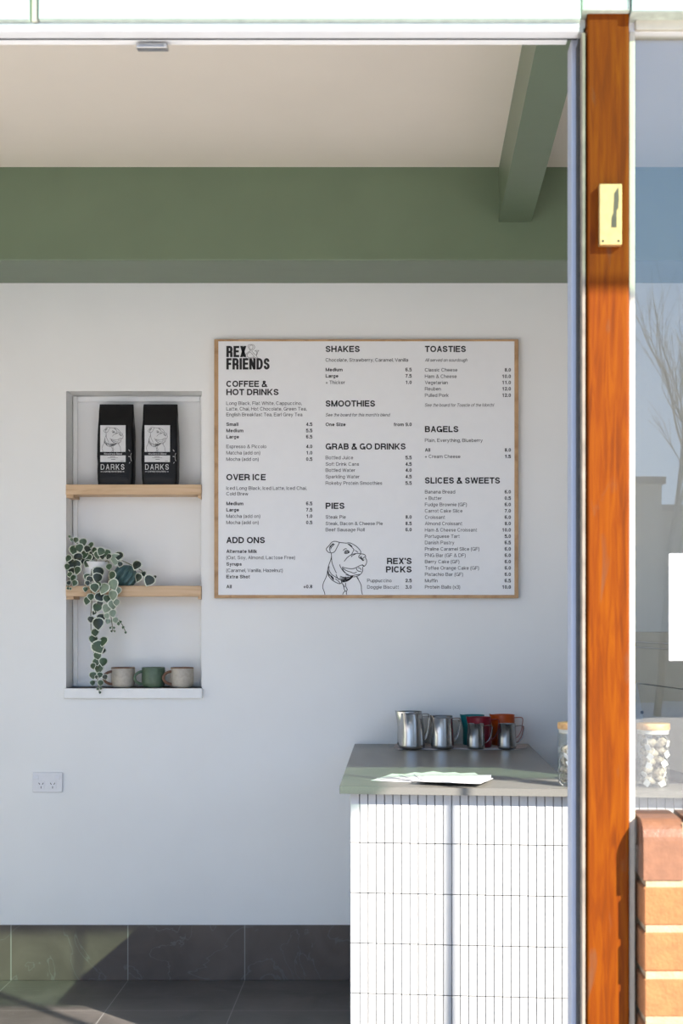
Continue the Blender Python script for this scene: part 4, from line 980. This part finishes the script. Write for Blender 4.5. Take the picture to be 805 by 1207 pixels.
def tea_jar(cxp, py, rp, top, lab, nlay, glab):
    global proto
    Yc = 3.985 if cxp > 700 else 4.0
    r = rp/F*Yc; h = (929-863)/F*Yc; cx_ = X_(cxp, Yc)
    t = thing('glass_jar', lab, 'jar', (cx_, Yc, CZ+.0005))
    b = MB(); b.lathe([(0,0),(r*.9,0),(r*.97,.003),(r,.010),(r,h-.004),(r*.97,h)], 48)
    b.lathe([(r*.97,h),(r*.955,h-.004),(r*.955,.010),(r*.9,.006),(0,.006)], 48); b.build('glass', M['jarglass'], t)
    b = MB(); b.lathe([(0,h+.002),(r*1.0,h+.002),(r*1.03,h+.004),(r*1.03,h+.017),(r*1.0,h+.020),(0,h+.020)], 48); b.build('lid', M['bamboo'], t)
    b = MB(); b.lathe([(r*.92,h-.010),(r*.955,h-.009),(r*.955,h-.006),(r*.93,h-.004),(r*.955,h-.002),(r*.99,h+.002),(0,h+.002)], 48); b.build('seal', M['seal'], t)
    z = CZ+.022; random.seed(int(cxp))
    for j in range(nlay):
        n = 4; a0 = random.uniform(0, 6)
        for i in range(n+(1 if j % 2 == 0 else 0)):
            a = a0+2*pi*i/n; rr = r*.48 if i < n else 0
            p = (cx_+rr*cos(a), Yc+rr*sin(a), z+random.uniform(-.004, .004))
            rot = (random.uniform(-.5, .5), random.uniform(-.6, .6), a+pi/2+random.uniform(-.5, .5))
            if proto is None:
                proto = tea_bag(p); o = proto; o.rotation_euler = rot; o['label'] = glab; o['group'] = 'tea bags in the glass jars'
            else: o = dup(proto, p, rot, glab, 'tea bags in the glass jars')
        z += .0255
tea_jar(770.0, 929, 19.2, 853, 'glass jar of tea bags behind the shop window', 5, 'sheer tea bag packed in the jar behind the window')
tea_jar(676.6, 927, 19.0, 853, 'glass jar of tea bags half hidden behind the door jamb', 4, 'sheer tea bag in the jar beside the door jamb')

# ------------------------------------------------------------------ espresso machine seen through the window
sl_ = Vector((X_(749, 4.37), 4.37)); sr_ = Vector((X_(805, 4.00), 4.00))   # left side panel, back to front
ex = (sr_-sl_).normalized()              # along the side, towards the street
em = thing('espresso_machine', 'large stainless machine on the bench behind the window', 'coffee machine', (sl_.x, sl_.y, CZ))
ey = Vector((-ex.y, ex.x))               # away to the right (machine width)
if ey.x < 0: ey = -ey
Em = Matrix(((ex.x, ey.x, 0, 0), (ex.y, ey.y, 0, 0), (0, 0, 1, 0), (0, 0, 0, 1)))
LL = .40; WW = .62
up = lambda py, Y: Z_(py, Y)-CZ
b = MB(); b.prism([(-.10, up(745,4.37)-.155), (LL, up(745,4.37)-.155), (LL, up(745,4.37)-.02), (LL-.02, up(745,4.37)), (-.10, up(745,4.37))], 'y', 0, WW)
for q in range(len(b.v)): b.v[q] = Em @ b.v[q]
b.build('hood', M['machine'], em, bevel=.004)
zs = up(745,4.37)-.158
b = MB(); b.prism([(.115, .035), (LL-.02, .035), (LL-.02, zs), (.005, zs)], 'y', .004, WW-.004)
for q in range(len(b.v)): b.v[q] = Em @ b.v[q]
b.build('body', M['machine'], em, bevel=.003)
b = MB(); b.box(.13, LL-.05, .02, WW-.02, 0, .036)
for q in range(len(b.v)): b.v[q] = Em @ b.v[q]
b.build('plinth', M['darkplastic'], em, bevel=.002)
for dz in (.030, .046):
    b = MB(); b.tube([Em @ Vector((-.09, -.004, up(745,4.37)-dz)), Em @ Vector((LL-.01, -.004, up(745,4.37)-dz))], .0026, 8); b.build('side_rail', M['chrome'], em)
b = MB(); b.tube([Em @ Vector((.055, .003, zs-.085)), Em @ Vector((.055, -.003, zs-.085))], .005, 10, up=Vector((0,0,1))); b.build('side_bolt', M['black'], em)

# ------------------------------------------------------------------ notice on the window
nY = 2.703
b = MB(); b.box(X_(788.8, nY), X_(788.8, nY)+.148, nY, nY+.0008, Z_(778.5, nY), Z_(652.6, nY))
nt_ = b.build('window_notice', M['paper'], loc=(X_(788.8, nY)+.07, nY, Z_(778.5, nY))); tag(nt_, 'white paper notice stuck on the shop window', 'notice')
b = MB(); fit(b, 'N', 796.6, 802.0, 659.4, 664.6, .12, nY); o = b.build('lettering', M['ink'], None); o.parent = nt_
for v in o.data.vertices: v.co -= nt_.location
# ------------------------------------------------------------------ brass lock on the post
lk = thing('lock_keep', 'brass rim lock keep screwed to the timber post', 'lock', P(719.5, 290.5, PF))
lx = lambda px: X_(px, PF-.016)-lk.location.x; lz = lambda py: Z_(py, PF-.016)-lk.location.z
b = MB(); b.box(lx(706.7), lx(733), -.016, 0, lz(288.5), lz(216.5)); b.build('case', M['brass'], lk, bevel=.0015)
b = MB(); b.prism([(lx(728.8), lz(220.5)), (lx(729.5), lz(233)), (lx(728.8), lz(245.5)), (lx(726.8), lz(248)), (lx(726.6), lz(268)), (lx(720.5), lz(268)), (lx(721), lz(256)), (lx(723), lz(251)), (lx(724), lz(228))], 'y', -.0168, -.012); b.build('bolt_slot', M['brassdark'], lk)
for (a, c) in ((710.7, 284), (729, 284)):
    b = MB(); b.lathe([(0,.0012),(.0018,.0010),(.0022,0)], 12, M=Matrix.Translation((lx(a), -.016, lz(c))) @ Matrix.Rotation(pi/2, 4, 'X')); b.build('screw', M['black'], lk)
# ------------------------------------------------------------------ catch under the door head
kY = 2.705
ct = thing('door_catch', 'small metal catch plate hanging under the door head', 'door catch', P(179, 47, kY))
cl = ct.location
b = MB(); b.tube([(0,0,.001), (0,0,-.010)], .0016, 8); b.build('stem', M['steelin'], ct)
b = MB(); fx = lambda px: X_(px, kY)-cl.x
b.bbox(fx(161.5), fx(198), -.010, .010, -.0185, -.0095, .001); b.build('plate', M['steel'], ct)
b = MB(); b.box(fx(165), fx(194.5), -.0108, -.0096, -.0165, -.0118); b.build('slot', M['steelin'], ct)

# ------------------------------------------------------------------ across the street (seen mirrored in the window)
def tree(loc, h, seed, lab):
    random.seed(seed)
    t = thing('bare_tree', lab, 'tree', loc, group='bare trees across the street')
    tr = MB(); br = MB()
    def grow(mb, p, dr, ln, r, dep):
        n = 5; pts = [p]; q = p.copy(); d2 = dr.copy()
        for i in range(n):
            d2 = (d2+Vector((random.uniform(-.10,.10), random.uniform(-.10,.10), .05))).normalized(); q = q+d2*ln/n; pts.append(q.copy())
        mb.tube(pts, r, 6 if dep < 2 else 4, scale=[1-.45*i/n for i in range(n+1)])
        if dep >= 5: return
        for i in range(4 if dep < 3 else 3):
            a = random.uniform(0, 2*pi); s = random.uniform(.18, .5); k = random.randint(2, n)
            nd = (d2+Vector((cos(a)*s, sin(a)*s, random.uniform(.0, .25)))).normalized()
            grow(br, pts[k], nd, ln*random.uniform(.55, .85), r*.55, dep+1)
    grow(tr, Vector((0,0,0)), Vector((random.uniform(-.05,.05), 0, 1)), h*.34, h*.008, 0)
    tr.build('trunk', M['bark'], t); br.build('branches', M['bark'], t)
GZ = -.02
tree((3.55, -14.0, GZ), 7.0, 2, 'bare tree across the street, the nearer of the two mirrored in the window')
tree((4.15, -14.6, GZ), 7.4, 5, 'bare tree across the street, the further right of the two mirrored')
hs = thing('garage', 'flat roofed tan garage across the street, mirrored in the window', 'building', (4.17, -17, GZ))
b = MB(); b.box(-10, 0, -4, 0, 0, 3.45); b.build('walls', M['rendered'], hs)
b = MB(); b.box(0, 9, -4, -.4, 0, 3.05); b.build('side_wing', M['rendered'], hs)
b = MB(); b.box(-10.05, .06, -4.05, .06, 3.45, 3.56); b.box(.06, 9.05, -4.05, -.34, 3.05, 3.15); b.build('roof_edge', M['rooftile'], hs)
b = MB(); b.box(-3.6, -.8, -.02, .05, 0, 2.3); b.build('roller_door', M['cream'], hs)
